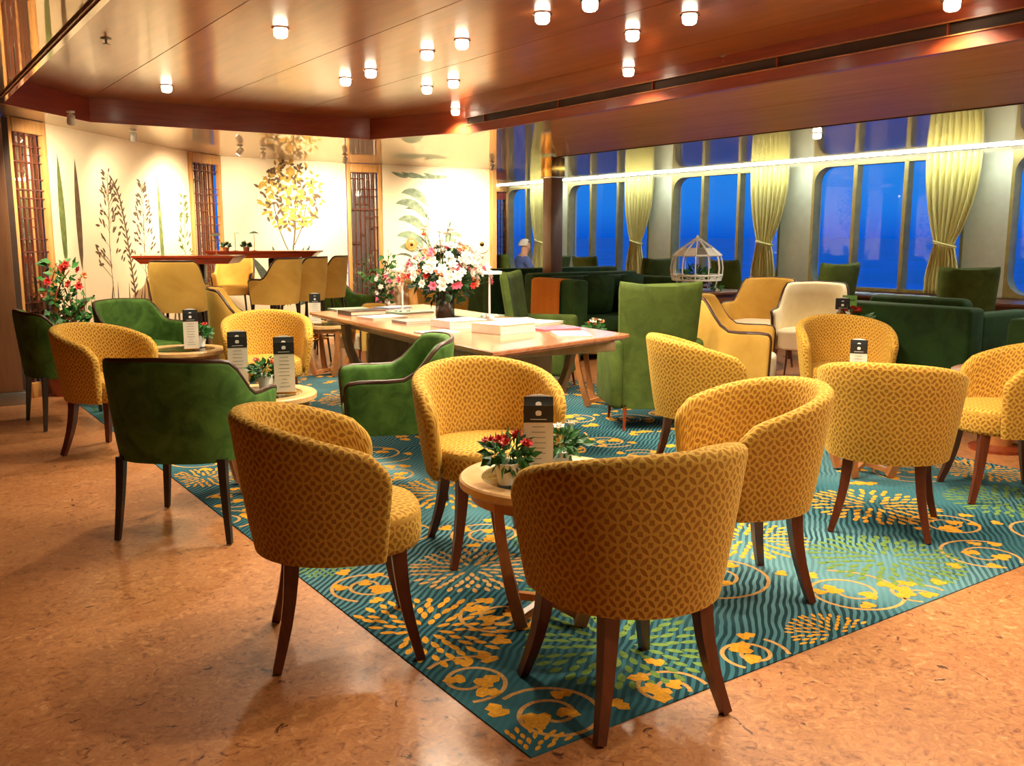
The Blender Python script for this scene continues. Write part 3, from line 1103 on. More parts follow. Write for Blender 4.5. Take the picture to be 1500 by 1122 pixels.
for k, (x, y) in enumerate(LAMP_SEEN + LAMP_MORE):
    lab = names[k] if k < len(names) else 'round ceiling downlight out of view behind the viewer'
    o = LP.put(x, y, 90, lab, 'lamp', 'ceiling downlights' if k < len(names) else 'ceiling downlights out of view', HC)
    if k >= len(names):
        lamp_energy(o, LAMP_W * 0.8)
for k, (x, y) in enumerate(LAMP_LOW):
    o = LP.put(x, y, 90, 'small downlight in the mirror ceiling above the cream armchair' if k == 0 else 'added fill downlight of the window ceiling, unseen beyond the right edge', 'lamp', 'window ceiling downlights', HL)
    lamp_energy(o, LAMP_W * (1.4 if k == 0 else 0.6))


def wash(p, target, e, size=110, lab=None, cyl=True):
    r = empty('wall_spotlight', (p[0], p[1], HL), 0, lab, 'lamp', 'wall-washing spotlights')
    d = Vector(target) - Vector((p[0], p[1], HL - 0.06))
    q = d.to_track_quat('-Z', 'Y')
    MB().lathe([(0.03, 0.0), (0.03, -0.012), (0.008, -0.016)], 14).tube([(0, 0, -0.012), (0, 0, -0.05)], 0.006, 6).build('mount', M['white'], r)
    mm = Matrix.Translation((0, 0, -0.06)) @ q.to_matrix().to_4x4()
    MB().lathe([(0.018, 0.04), (0.028, 0.03), (0.030, -0.035), (0.026, -0.036)], 14, mat=mm).build('head', M['white'], r)
    MB().lathe([(0.0, -0.030), (0.025, -0.034), (0.025, -0.0385), (0.0, -0.039)], 14, mat=mm).build('glowing_lens', M['spotglow'], r)
    l = bpy.data.lights.new('wash_beam', 'SPOT')
    l.energy = e
    l.color = (1.0, 0.84, 0.60)
    l.spot_size = math.radians(size)
    l.spot_blend = 1.0
    l.shadow_soft_size = 0.04
    lo = bpy.data.objects.new('wash_beam', l)
    COL.objects.link(lo)
    lo.parent = r
    lo.matrix_basis = Matrix.Translation((0, 0, -0.06)) @ q.to_matrix().to_4x4() @ Matrix.Translation((0, 0, -0.05))


wash((1.35, 7.75), on1(0.75) + (1.2,), WASH_W * 0.7, 112, 'bright wall spotlight by the left pilaster')
wash((3.25, 9.60), on1(2.62) + (1.2,), WASH_W * 0.8, 112, 'wall spotlight at the right end of the grass mural')
wash((2.02, 8.75), on1(1.9) + (1.3,), WASH_W * 0.15, 112, 'white wall spotlight above the grass mural')
wash((4.6, 10.0), (4.95, 11.1, 1.25), WASH_W * 0.95, 112, 'wall spotlight washing the right half of tree mural')
wash((3.6, 9.9), (3.75, 11.0, 1.3), WASH_W * 0.35, 112, 'wall spotlight washing the left half of tree mural')
wash((6.55, 9.9), (6.75, 11.0, 1.3), WASH_W * 1.2, 112, 'wall spotlight washing the palm mural')


# ================================================================== FURNITURE PROTOTYPES
def shell_rows(R, arm, th, z0, zin, back_h, hfun, kb, ex=1.0, cy=0.0, yscale=1.0, rc=0.07):
    """U-shaped upholstered shell, open towards +y; returns rows (loops) and uv rows and the outer rim line"""
    half = PI * R / 2
    Smax = half + arm
    cap = th / 2
    N = 30
    st_ = [(-Smax + 2 * Smax * i / N, 1.0, 0.0) for i in range(N + 1)]
    ends = [(0.35, 0.94), (0.7, 0.71), (0.93, 0.36), (1.0, 0.08)]
    st_ = [(-Smax, f_, -e_ * cap) for e_, f_ in reversed(ends)] + st_ + [(Smax, f_, e_ * cap) for e_, f_ in ends]
    rows, uvr, rim = [], [], []

    def plan(s, r, ext):
        if abs(s) <= half + 1e-9:
            ph = s / R
            sx_, cx_ = math.sin(ph), math.cos(ph)
            return (r * math.copysign(abs(sx_) ** ex, sx_), -r * (max(cx_, 0) ** ex) * yscale)
        sd = 1 if s > 0 else -1
        return (sd * r, abs(s) - half + abs(ext))
    for s, tf, ext in st_:
        d_end = Smax - abs(s) + (cap - abs(ext) if abs(s) >= Smax - 1e-6 else cap)
        h = hfun(abs(s) / Smax)
        if d_end < rc:
            h -= rc * (1 - math.sqrt(max(0, 1 - (1 - d_end / rc) ** 2)))
        ht = th / 2 * tf
        rc_ = R - th / 2
        prof = []
        nz = 6
        for i in range(nz):
            prof.append((rc_ + ht, z0 + (h - th / 2 - z0) * i / (nz - 1)))
        for i in range(1, 6):
            a = PI * i / 6
            prof.append((rc_ + ht * math.cos(a), h - th / 2 + th / 2 * math.sin(a)))
        for i in range(nz):
            prof.append((rc_ - ht, h - th / 2 + (zin - h + th / 2) * i / (nz - 1)))
        row, uv = [], []
        acc = 0
        for j, (r, z) in enumerate(prof):
            u_ = (z - z0) / (back_h - z0)
            k = kb + (1 - kb) * max(0, u_) ** 0.85
            x, y = plan(s, r, ext)
            row.append((x * k, cy + y * k, z))
            if j:
                acc += math.hypot(r - prof[j - 1][0], z - prof[j - 1][1])
            uv.append((s + ext, acc))
        rows.append(row)
        uvr.append(uv)
        rim.append(row)
    return rows, uvr, rim


def shell(mat, name, parent, **k):
    rows, uvr, rim = shell_rows(**k)
    mb = MB().grid(rows, closed=True, capends=True, uvrows=uvr)
    return mb.build(name, mat, parent, 50), rim


def leg(mb, top, bot, w0, w1, bow=0.0, seg=4):
    pts, rad = [], []
    for i in range(6):
        u = i / 5
        p = Vector(top).lerp(Vector(bot), u)
        o_ = Vector((top[0], top[1], 0)).normalized() * (bow * math.sin(PI * u) * -1)
        pts.append(p + o_)
        rad.append((w0 + (w1 - w0) * u) * 0.7)
    return mb.tube(pts, rad, seg)


def cushion(mat, name, parent, w, y0, y1, z0, z1, rnd_front=1.0, rad=0.03, n=28, ex=2.6, uvflat=True):
    """D-shaped seat pad, rounded to the front"""
    cx, cy = 0, (y0 + y1) / 2
    hx, hy = w / 2, (y1 - y0) / 2
    rows, uvr = [], []
    prof = [(0.0, z0), (0.9, z0), (0.975, z0 + 0.006), (1.0, z0 + 0.025), (1.0, z1 - rad), (0.985, z1 - rad * 0.45), (0.94, z1 - rad * 0.1), (0.8, z1 + 0.004), (0.5, z1 + 0.010), (0.0, z1 + 0.012)]
    for f_, z in prof:
        row, uv = [], []
        for k in range(n):
            a = 2 * PI * k / n
            c, s = math.cos(a), math.sin(a)
            e_ = 2 / ex
            x = hx * math.copysign(abs(c) ** e_, c) * max(f_, 0.001)
            y = hy * math.copysign(abs(s) ** e_, s) * max(f_, 0.001)
            row.append((cx + x, cy + y, z))
            uv.append((x, y) if f_ < 0.99 and z > z0 + 0.03 else (a * (hx + hy) / 2, z))
        rows.append(row)
        uvr.append(uv)
    return MB().grid(rows, closed=True, uvrows=uvr).build(name, mat, parent, 60)


def tub_chair():
    r = empty('tub_chair')
    hf = lambda u: 0.778 - 0.115 * u ** 2
    shell(M['gold'], 'backrest', r, R=0.325, arm=0.125, th=0.062, z0=0.335, zin=0.40, back_h=0.775, hfun=hf, kb=0.80, cy=0.0, rc=0.10)
    cushion(M['gold'], 'seat', r, 0.47, -0.22, 0.262, 0.335, 0.462, ex=2.5)
    # underside
    for x, y, k in ((0.160, 0.170, 1.34), (-0.160, 0.170, 1.34), (0.145, -0.150, 1.38), (-0.145, -0.150, 1.38)):
        mb = MB()
        leg(mb, (x, y, 0.345), (x * k, y * k, 0.0), 0.047, 0.027, 0.016)
        mb.build('leg', M['walnut'], r, 30)
    return r


def wing_trim(rim, mb, j0, rad, drop=0.0):
    """piping that follows the outer top edge of a shell and runs down both arm fronts"""
    top = [Vector(row[j0]) for row in rim]
    lo = [Vector(rim[0][i]) for i in range(0, j0)]
    hi = [Vector(rim[-1][i]) for i in range(0, j0)]
    pts = lo + top[2:-2] + hi[::-1]
    return mb.tube(pts, rad, 6)


def scoop_chair(name, fabric, legmat, backh, armh, legz, R=0.30, arm=0.17, seatz=0.46, trim=M['trimbrown'], trad=0.011, kb=0.86, splay=1.12, leg_w=(0.024, 0.014), cushm=None):
    r = empty(name)

    def hf(u):
        a, b = 0.36, 0.70
        q = min(1, max(0, (u - a) / (b - a)))
        q = q * q * (3 - 2 * q)
        return backh - 0.012 * (u / a if u < a else 1) - (backh - armh) * q
    o, rim = shell(fabric, 'backrest', r, R=R, arm=arm, th=0.05, z0=legz - 0.01, zin=seatz - 0.06, back_h=backh, hfun=hf, kb=kb, ex=0.72, rc=0.05)
    wing_trim(rim, MB(), 7, trad).build('piping', trim, r, 60)
    cushion(cushm or fabric, 'seat', r, R * 2 * kb - 0.06, -R * kb + 0.04, arm + (0.045 if cushm else 0.012), legz, seatz, ex=3.4)
    lx, ly = R * kb - 0.05, R * kb - 0.06
    for x, y in ((lx, arm), (-lx, arm), (lx * 0.94, -ly), (-lx * 0.94, -ly)):
        mb = MB()
        leg(mb, (x, y, legz + 0.005), (x * splay, y * splay, 0.0), leg_w[0], leg_w[1], 0.004)
        mb.build('leg', legmat, r, 30)
    return r


def high_back_chair(name, w, top, legz, arms, fabric, legmat, seat_d=0.52):
    r = empty(name)
    rows = []
    n = 12
    zs = [legz, legz + 0.15, 0.45, 0.6, 0.75, 0.88, top - 0.05]
    prof = []
    # closed loop around a curved slab, bottom to top
    for z in zs + [top - 0.012, top]:
        u = (z - legz) / (top - legz)
        hw = w / 2 * (0.88 + 0.12 * u)
        lean = -0.13 * max(0, u - 0.2)
        th = 0.085 if z < top - 0.02 else (0.07 if z < top - 0.005 else 0.035)
        row = []
        for sgn in (1, -1):
            for k in range(n + 1):
                q = -1 + 2 * k / n
                q = q if sgn > 0 else -q
                x = hw * q * (1 if z < top - 0.02 else 0.985)
                cv = 0.05 * q * q
                zz = z + (0.022 * q * q - 0.014) * u
                ed = 0.55 if abs(q) > 0.99 else 1.0
                row.append((x, -seat_d / 2 + 0.04 + lean + cv + sgn * -th / 2 * ed, zz))
        rows.append(row)
    MB().grid(rows, closed=True, capends=True).build('backrest', fabric, r, 50)
    MB().rbox((0, 0.03, (legz + 0.44) / 2), (w * 0.9, seat_d, 0.44 - legz), 0.035, 0, 3).build('seat', fabric, r, 50)
    if arms:
        for sgn in (1, -1):
            MB().rbox((sgn * (w / 2 - 0.005), 0.0, (legz + 0.62) / 2), (0.085, seat_d * 0.98, 0.62 - legz), 0.035, 0, 3).build('arm', fabric, r, 50)
    for x, y in ((w * .38, seat_d * .42), (-w * .38, seat_d * .42), (w * .38, -seat_d * .40), (-w * .38, -seat_d * .40)):
        mb = MB()
        leg(mb, (x, y, legz + 0.01), (x * 1.05, y * 1.12, 0.0), 0.024, 0.015, 0.0)
        mb.build('leg', legmat, r, 30)
    return r


TUB = Proto(tub_chair())
GREEN = Proto(scoop_chair('green_armchair', M['green'], M['blackwood'], 0.80, 0.63, 0.36, R=0.335, arm=0.22, leg_w=(0.036, 0.022)))
PIPED = Proto(scoop_chair('piped_armchair', M['gold_plain'], M['walnut'], 0.89, 0.66, 0.30, R=0.33, arm=0.22, seatz=0.47, cushm=M['cream'], trad=0.012, kb=0.9))
WING = Proto(high_back_chair('high_back_armchair', 0.56, 1.0, 0.15, True, M['olive'], M['cherry']))
DINE = Proto(high_back_chair('high_back_chair', 0.50, 1.03, 0.2, False, M['olive'], M['walnut'], 0.48))

g = 'gold trellis tub chairs'
TUB.put(1.675, 1.855, 80, 'gold trellis tub chair nearest the viewer with its back turned', 'chair', g)
TUB.put(1.165, 2.66, -20, 'gold trellis tub chair standing half on bare floor, seen from its side', 'chair', g)
TUB.put(2.06, 3.15, -106, 'gold trellis tub chair facing the viewer behind the flower table', 'chair', g)
TUB.put(2.56, 2.24, 157, 'gold trellis tub chair facing left, right of the front chair', 'chair', g)
TUB.put(3.70, 2.38, 30, 'gold trellis tub chair with its back to the viewer at right, menu beyond it', 'chair', g)
TUB.put(3.72, 3.52, -28, 'gold tub chair beside the high-backed green armchair, back half in shade', 'chair', g)
TUB.put(5.2, 3.69, -130, 'gold tub chair facing the viewer before the dark green sofa', 'chair', g)
TUB.put(4.66, 2.34, 140, 'gold tub chair cut by the right edge of the picture', 'chair', g)
TUB.put(1.15, 5.94, -50, 'gold tub chair at far left on bare floor with shaded inside', 'chair', g)
TUB.put(2.25, 6.25, -108, 'gold tub chair behind the two tall menus, left of the long table', 'chair', g)
TUB.put(5.2, 8.8, -60, 'gold tub chair half hidden behind the flower arrangement', 'chair', g)

g = 'green scoop armchairs'
GREEN.put(1.14, 4.16, 50, 'green scoop armchair with its broad back turned, standing on bare floor at left', 'chair', g)
GREEN.put(2.12, 4.17, 158, 'green scoop armchair seen from its side in front of the long table', 'chair', g)
GREEN.put(1.755, 7.67, -62, 'green scoop armchair in front of the painted grasses', 'chair', g)
GREEN.put(1.12, 7.08, 5, 'green armchair at far left beside the pilaster, partly hidden by a gold chair', 'chair', g)
GREEN.put(4.54, 10.0, -60, 'dark green scoop armchair beyond the far left corner of the long table', 'chair', g)

g = 'piped gold armchairs'
PIPED.put(5.1, 4.5, -53, 'gold armchair with dark piping and cream seat, right of the green high-back', 'chair', g)
PIPED.put(7.24, 6.15, 195, 'gold armchair by the birdcage turned to the left', 'chair', g)
PIPED.put(2.56, 7.52, -20, 'gold piped armchair in front of the bar table, tall menus before it', 'chair', g)
PIPED.put(3.95, 8.3, 190, 'gold armchair seen under the far end of long table', 'chair', g, scale=0.72)
wc = clone(PIPED.root)
wc.name = 'cream_armchair'
wc.location = (6.98, 5.33, 0.0)
wc.rotation_euler = (0, 0, math.radians(208 - 90))
tag(wc, 'brightly lit cream armchair facing the room before a window', 'chair', 'cream armchair')
for ch in wc.children:
    if ch.name.startswith(('backrest', 'seat')):
        ch.data = ch.data.copy()
        ch.data.materials[0] = M['cream']

WING.put(4.41, 4.70, 62, 'olive green high-backed armchair with its back turned, right end of long table', 'chair', 'green high-backed armchairs')
WING.put(4.72, 6.35, -48, 'bright green high-backed armchair seen from the side beside the sofa', 'chair', 'green high-backed armchairs')
g = 'green window chairs'
for x, y, dg, lab in ((8.38, 12.02, -8, 'green high-back chair of the seated man at the far end'), (8.2, 10.97, 95, 'green high-back chair left of the column by the curtain'),
                      (8.35, 9.95, 0, 'narrow green high-back chair right of the column, seen from its side'), (8.2, 8.86, 90, 'green high-back chair left of the birdcage'),
                      (8.44, 7.45, -10, 'slim green high-back chair right of the birdcage, in front of a curtain'), (8.2, 6.14, 80, 'green high-back chair behind the cream armchair'),
                      (8.2, 4.62, 40, 'green high-back chair behind the right sofa, before the large curtain')):
    DINE.put(x, y, dg, lab, 'chair', g)


# ---------------------------------------------------------------- bar tables and stools
def bar_stool():
    r = empty('bar_stool')

    def hf(u):
        q = min(1, max(0, (u - 0.34) / 0.4))
        q = q * q * (3 - 2 * q)
        return 1.10 - 0.2 * q
    o, rim = shell(M['gold_plain'], 'backrest', r, R=0.25, arm=0.13, th=0.045, z0=0.66, zin=0.70, back_h=1.10, hfun=hf, kb=0.82, ex=0.75, rc=0.05)
    wing_trim(rim, MB(), 7, 0.011).build('piping', M['trimbrown'], r, 60)
    cushion(M['gold_plain'], 'seat', r, 0.38, -0.17, 0.19, 0.66, 0.76, ex=3.2)
    for x, y in ((.15, .14), (-.15, .14), (.15, -.14), (-.15, -.14)):
        mb = MB()
        leg(mb, (x, y, 0.67), (x * 1.35, y * 1.35, 0), 0.02, 0.013, 0)
        mb.build('leg', M['blackwood'], r, 30)
    q = 0.18
    MB().tube([(q, q, .26), (-q, q, .26), (-q, -q, .26), (q, -q, .26)], 0.009, 6, closed=True).build('footrest', M['brass'], r, 40)
    return r


STOOL = Proto(bar_stool())
g = 'gold bar stools'
STOOL.put(2.21, 8.26, 60, 'gold bar stool with dark piping in front of the left bar table', 'stool', g, z=0)
STOOL.put(3.35, 10.32, -120, 'gold bar stool between the two bar tables on the wall side', 'stool', g, z=0)
STOOL.put(3.23, 8.71, 120, 'gold bar stool at the near side of the right bar table', 'stool', g, z=0)
STOOL.put(3.64, 9.03, 125, 'gold bar stool right of the bar table column', 'stool', g, z=0)
STOOL.put(4.03, 9.37, 135, 'gold bar stool farthest right by the tree mural', 'stool', g, z=0)
STOOL.put(2.515, 9.62, -120, 'gold bar stool behind the left bar table against the painted grasses', 'stool', g, z=0)


def bar_table(x, y, deg, l, w, top, label):
    r = empty('bar_table', (x, y, 0), math.radians(deg), label, 'table', 'red-topped bar tables')
    poly = lambda s_: [(-l / 2 * s_[0], -w / 2 * s_[1]), (l / 2 * s_[0], -w / 2 * s_[1]), (l / 2 * s_[0], w / 2 * s_[1]), (-l / 2 * s_[0], w / 2 * s_[1])]
    rows = []
    for s_, z in (((.86, .82), top - 0.075), ((.97, .96), top - 0.022), ((1, 1), top - 0.018), ((1, 1), top)):
        rows.append([(p[0], p[1], z) for p in poly(s_)])
    MB().grid(rows, closed=True, capends=True).build('tabletop', M['barwood'], r, 20)
    MB().rbox((0.08, 0, top / 2 - 0.03), (0.10, 0.10, top - 0.1), 0.01).build('column', M['blackwood'], r)
    MB().rbox((0.08, 0, 0.015), (0.5, 0.45, 0.03), 0.01).build('base_plate', M['blackwood'], r)
    return r


bar_table(2.49, 8.87, -32, 0.92, 0.5, 1.13, 'left red-topped bar table before the painted grasses')
bar_table(3.52, 9.72, -30, 1.15, 0.55, 1.155, 'right red-topped bar table with small lamps before the tree mural')


def table_lamp():
    r = empty('table_lamp')
    MB().lathe([(0.045, 0), (0.045, 0.006), (0.008, 0.012), (0.005, 0.02), (0.005, 0.30)], 14).build('stem', M['brass'], r)
    MB().lathe([(0.012, 0.325), (0.035, 0.32), (0.075, 0.30), (0.078, 0.292), (0.0, 0.296)], 18).build('lamp_shade', M['sageshade'], r)
    return r


BL = Proto(table_lamp())
for px, lab in ((316, 'small mushroom lamp at the left on the bar tables'), (344, 'small mushroom lamp in the middle of the bar table'), (372, 'small mushroom lamp at the right before the agave leaves')):
    u = (px - 750) / 1370
    t_ = (CT - u * ST) / (ST + u * CT)
    D_ = 8.9 if px < 330 else 9.75
    X_ = D_ / (ST + t_ * CT)
    BL.put(X_, X_ * t_, 90, lab, 'lamp', 'small lamps on the bar tables', 1.13 if px < 330 else 1.155, scale=0.62)


for px_, D_, lab in ((330, 9.70, 'small dark potted plant left of the middle bar lamp'), (360, 9.78, 'small dark potted plant right of the middle bar lamp')):
    u = (px_ - 750) / 1370
    t_ = (CT - u * ST) / (ST + u * CT)
    X_ = D_ / (ST + t_ * CT)
    r = empty('potted_plant', (X_, X_ * t_, 1.155), 0, lab, 'plant', 'small plants on the bar table')
    MB().lathe([(0.0, 0.0), (0.028, 0.0), (0.036, 0.04), (0.0, 0.038)], 14).build('pot', M['terracotta'], r)
    lm = MB()
    q_ = random.Random(int(px_))
    for _ in range(46):
        d_ = Vector((q_.gauss(0, 1), q_.gauss(0, 1), abs(q_.gauss(0, 1)))).normalized() * 0.055
        sd = d_.orthogonal().normalized() * 0.014
        b_ = Vector((0, 0, 0.045)) + d_ * 0.3
        lm.add([tuple(b_), tuple(b_ + d_ * .5 + sd), tuple(b_ + d_), tuple(b_ + d_ * .5 - sd)], [(0, 1, 2, 3)])
    tag(lm.build('foliage', M['leaf2'], r, 0, False), kind='stuff')


# ---------------------------------------------------------------- round side tables
def round_table(R=0.30, H=0.50):
    r = empty('side_table')
    MB().lathe([(R - 0.075, H - 0.035), (R - 0.02, H - 0.04), (R, H - 0.028), (R, H - 0.006), (R - 0.006, H), (R - 0.070, H), (R - 0.075, H - 0.004), (R - 0.075, H - 0.035)], 44).build('table_ring', M['paleoak'], r, 40)
    MB().lathe([(R - 0.055, H - 0.075), (R - 0.04, H - 0.075), (R - 0.04, H - 0.03), (R - 0.055, H - 0.03), (R - 0.055, H - 0.075)], 44).build('apron', M['oak'], r, 40)
    MB().lathe([(0, H - 0.016), (R - 0.076, H - 0.016), (R - 0.076, H - 0.006), (0, H - 0.006)], 40).build('glass_inset', M['tableglass'], r, 40)
    for k in range(4):
        a = PI / 2 * k + PI / 4
        ca, sa = math.cos(a), math.sin(a)
        pts, rad = [], []
        for i in range(8):
            u = i / 7
            rr = (R - 0.045) - 0.115 * u ** 1.6
            pts.append((rr * ca, rr * sa, H - 0.04 - (H - 0.05) * u))
            rad.append(0.021 + 0.009 * u)
        MB().tube(pts, rad, 4).build('leg', M['oak'], r, 30)
        MB().tube([(0.0, 0.0, 0.06), ((R - 0.15) * ca, (R - 0.15) * sa, 0.035)], 0.018, 4).build('foot_bar', M['oak'], r, 30)
    return r


RT = Proto(round_table())
g = 'round oak side tables'
T1 = (1.83, 2.43)
RT.put(T1[0], T1[1], 60, 'round oak side table with glass inset behind the front chair', 'table', g)
T2 = (4.44, 2.99)
RT.put(T2[0], T2[1], 60, 'round oak side table among the four gold chairs at right', 'table', g)
TL = (1.6, 4.62)
RT.put(TL[0], TL[1], 80, 'round oak side table with two menus between the green armchairs', 'table', g)
TL2 = (1.81, 6.78)
RT.put(TL2[0], TL2[1], 80, 'round oak side table far left before the grass mural chair', 'table', g)
RT.put(4.62, 5.42, 40, 'round oak side table left of the green high-backed armchair', 'table', g, scale=1.02)
RT.put(3.52, 8.12, 40, 'round oak side table seen under the far left corner of the long table', 'table', g, scale=0.98)
ped = empty('pedestal_table', (5.66, 2.88, 0.0), 0, 'small round pedestal table at right behind the edge chair', 'table')
MB().lathe([(0.0, 0.50), (0.28, 0.50), (0.30, 0.49), (0.30, 0.465), (0.0, 0.455)][::-1], 32).build('tabletop', M['oak'], ped)
MB().lathe([(0.075, 0.03), (0.07, 0.25), (0.085, 0.46)], 20).build('column', M['oak'], ped)
MB().lathe([(0.17, 0.0), (0.17, 0.02), (0.08, 0.035)], 24).build('base', M['cherry'], ped)
T3 = (5.98, 4.24)
RT.put(T3[0], T3[1], 20, 'round side table with red flowers behind the gold chair at right', 'table', g, scale=1.12)


# ---------------------------------------------------------------- menus and pots
def menu():
    r = empty('menu_stand')
    for k, (y, z, tilt) in enumerate(((0.0, 0.0, 0.05), (0.03, 0.018, -0.05))):
        m = Matrix.Translation((0, y, 0)) @ Matrix.Rotation(tilt, 4, 'X')
        c = MB().box((0, 0, 0.118 + z), (0.092, 0.003, 0.236), 0, m).build('card', M['paper'], r, 0)
        MB().box((0, -0.0022, 0.211 + z), (0.0922, 0.001, 0.054), 0, m).build('header', M['ink'], c, 0)
        e_ = MB()
        ez = 0.214 + z
        mm = m @ Matrix.Translation((0, -0.0032, ez)) @ Matrix.Rotation(PI / 2, 4, 'X')
        e_.prism([(-.009, -.004), (-.006, -.008), (.006, -.008), (.009, -.004), (.009, .004), (.004, .008), (-.004, .008), (-.009, .004)], 0, 0.001, mm)
        e_.box((0, -0.0032, 0.194 + z), (0.05, 0.001, 0.002), 0, m)
        if k:
            e_.prism([(-.045, 0)] + [(-.045 + .09 * i / 10, .010 * math.sin(PI * i / 10)) for i in range(1, 10)] + [(.045, 0)], -0.001, 0.001, m @ Matrix.Translation((0, 0, 0.236 + z)) @ Matrix.Rotation(PI / 2, 4, 'X'))
        e_.build('emblem', M['white'], c, 0)
        if k == 0:
            tx = MB()
            rr = random.Random(5)
            for i in range(9):
                w_ = rr.uniform(0.02, 0.05)
                tx.box((0, -0.0022, 0.17 - i * 0.017), (w_, 0.0008, 0.0022), 0, m)
            tag(tx.build('printed_lines', M['grey_ink'], c, 0), kind='stuff')
    MB().box((0, 0.014, 0.004), (0.10, 0.05, 0.008)).build('stand_base', M['brass'], r, 0)
    return r


MENU = Proto(menu())
g = 'printed menus on the side tables'


def put_menu(x, y, lab, z=0.505, sc_=None, turn=0):
    a = math.degrees(math.atan2(-y, -x)) + 180 + turn
    MENU.put(x, y, a, lab, 'menu', g, z, sc_)


def at_depth(px, D_):
    u = (px - 750) / 1370
    t_ = (CT - u * ST) / (ST + u * CT)
    X_ = D_ / (ST + t_ * CT)
    return X_, X_ * t_


put_menu(*at_depth(790, 2.98), 'ivory menu card with black header on the flower table in the middle', turn=0, sc_=1.06)
put_menu(*at_depth(409, 4.68), 'ivory menu card beside the flower pot, right of two on the left table', sc_=1.12)
put_menu(*at_depth(340, 4.95), 'ivory menu card farther left of two on the left table', sc_=1.12)
put_menu(*at_depth(272, 6.55), 'ivory menu card on the far left side table before the grass mural', sc_=1.1)
put_menu(*at_depth(1268, 4.95), 'ivory menu card between two gold chairs at right', sc_=0.95)
put_menu(*at_depth(1240, 6.88), 'ivory menu card beside the red flowers before the cream armchair', sc_=1.1, z=0.565)
put_menu(*at_depth(458, 8.60), 'small distant menu card left of the long table', sc_=1.1, z=0.495)
FLOWER_MESH = {}


def flower_mesh(key, mat, n=5, r=0.03):
    mb = MB()
    for k in range(n):
        a = 2 * PI * k / n
        ca, sa = math.cos(a), math.sin(a)
        pts = [(0.004, 0, 0), (r * .55, r * .36, .006), (r, r * .12, .004), (r * .98, -r * .12, .004), (r * .55, -r * .36, .006)]
        mb.add([(x * ca - y * sa, x * sa + y * ca, z + (x * 0.35)) for x, y, z in pts], [(0, 1, 2, 3, 4)])
    for k in range(n):
        a = 2 * PI * (k + 0.5) / n
        ca, sa = math.cos(a), math.sin(a)
        pts = [(0.002, 0, 0.003), (r * .36, r * .26, .009), (r * .62, 0, .016), (r * .36, -r * .26, .009)]
        mb.add([(x * ca - y * sa, x * sa + y * ca, z + x * 0.6) for x, y, z in pts], [(0, 1, 2, 3)])
    mb.ball((0, 0, 0.008), r * 0.16, 1)
    return mb.mesh(key, mat, 0)


for k in ('white', 'pink', 'red', 'peach'):
    FLOWER_MESH[k] = flower_mesh('flower_' + k, M['petal_' + k], 6)


def leaf_cloud(mb, c, R, n, l, rr, squash=1.0, base=None):
    for _ in range(n):
        d = Vector((rr.gauss(0, 1), rr.gauss(0, 1), rr.gauss(0, 1)))
        d.normalize()
        p = Vector(c) + Vector((d.x * R, d.y * R, d.z * R * squash)) * rr.random() ** 0.4
        up = (d + Vector((rr.uniform(-.6, .6), rr.uniform(-.6, .6), rr.uniform(-.4, .6)))).normalized()
        sd = up.orthogonal().normalized()
        nn = up.cross(sd) * 0.12
        q = l * rr.uniform(0.7, 1.3)
        w_ = q * 0.32
        mb.add([tuple(p), tuple(p + up * q * .45 + sd * w_ + nn * q), tuple(p + up * q), tuple(p + up * q * .45 - sd * w_ + nn * q)], [(0, 1, 2, 3)])
    return mb


def pot_plant(x, y, z, lab, cols, n, R=0.075, seed=0, potmat='white', sc_=1.0):
    r = empty('flower_pot', (x, y, z), 0, lab, 'flowers', 'small flower pots on the tables')
    rr = random.Random(seed)
    MB().lathe([(0.0, 0.002), (0.032, 0.0), (0.044, 0.068), (0.046, 0.075), (0.040, 0.075), (0.036, 0.062), (0.0, 0.06)], 18).build('pot', M[potmat], r)
    tag(leaf_cloud(MB(), (0, 0, 0.105), R, 110, 0.045, rr, 0.55).build('foliage', M['leaf'], r, 0, False), kind='stuff')
    for k in range(n):
        a, q = rr.uniform(0, 2 * PI), R * math.sqrt(rr.random()) * 1.0
        f_ = bpy.data.objects.new('flower', FLOWER_MESH[rr.choice(cols)])
        COL.objects.link(f_)
        f_.parent = r
        f_.location = (q * math.cos(a), q * math.sin(a), 0.135 + 0.03 * (1 - q / R) + rr.uniform(-.01, .015))
        f_.rotation_euler = (rr.uniform(-.7, .7), rr.uniform(-.7, .7), rr.uniform(0, 6))
        f_.scale = (0.75,) * 3
    r.scale = (sc_,) * 3
    return r


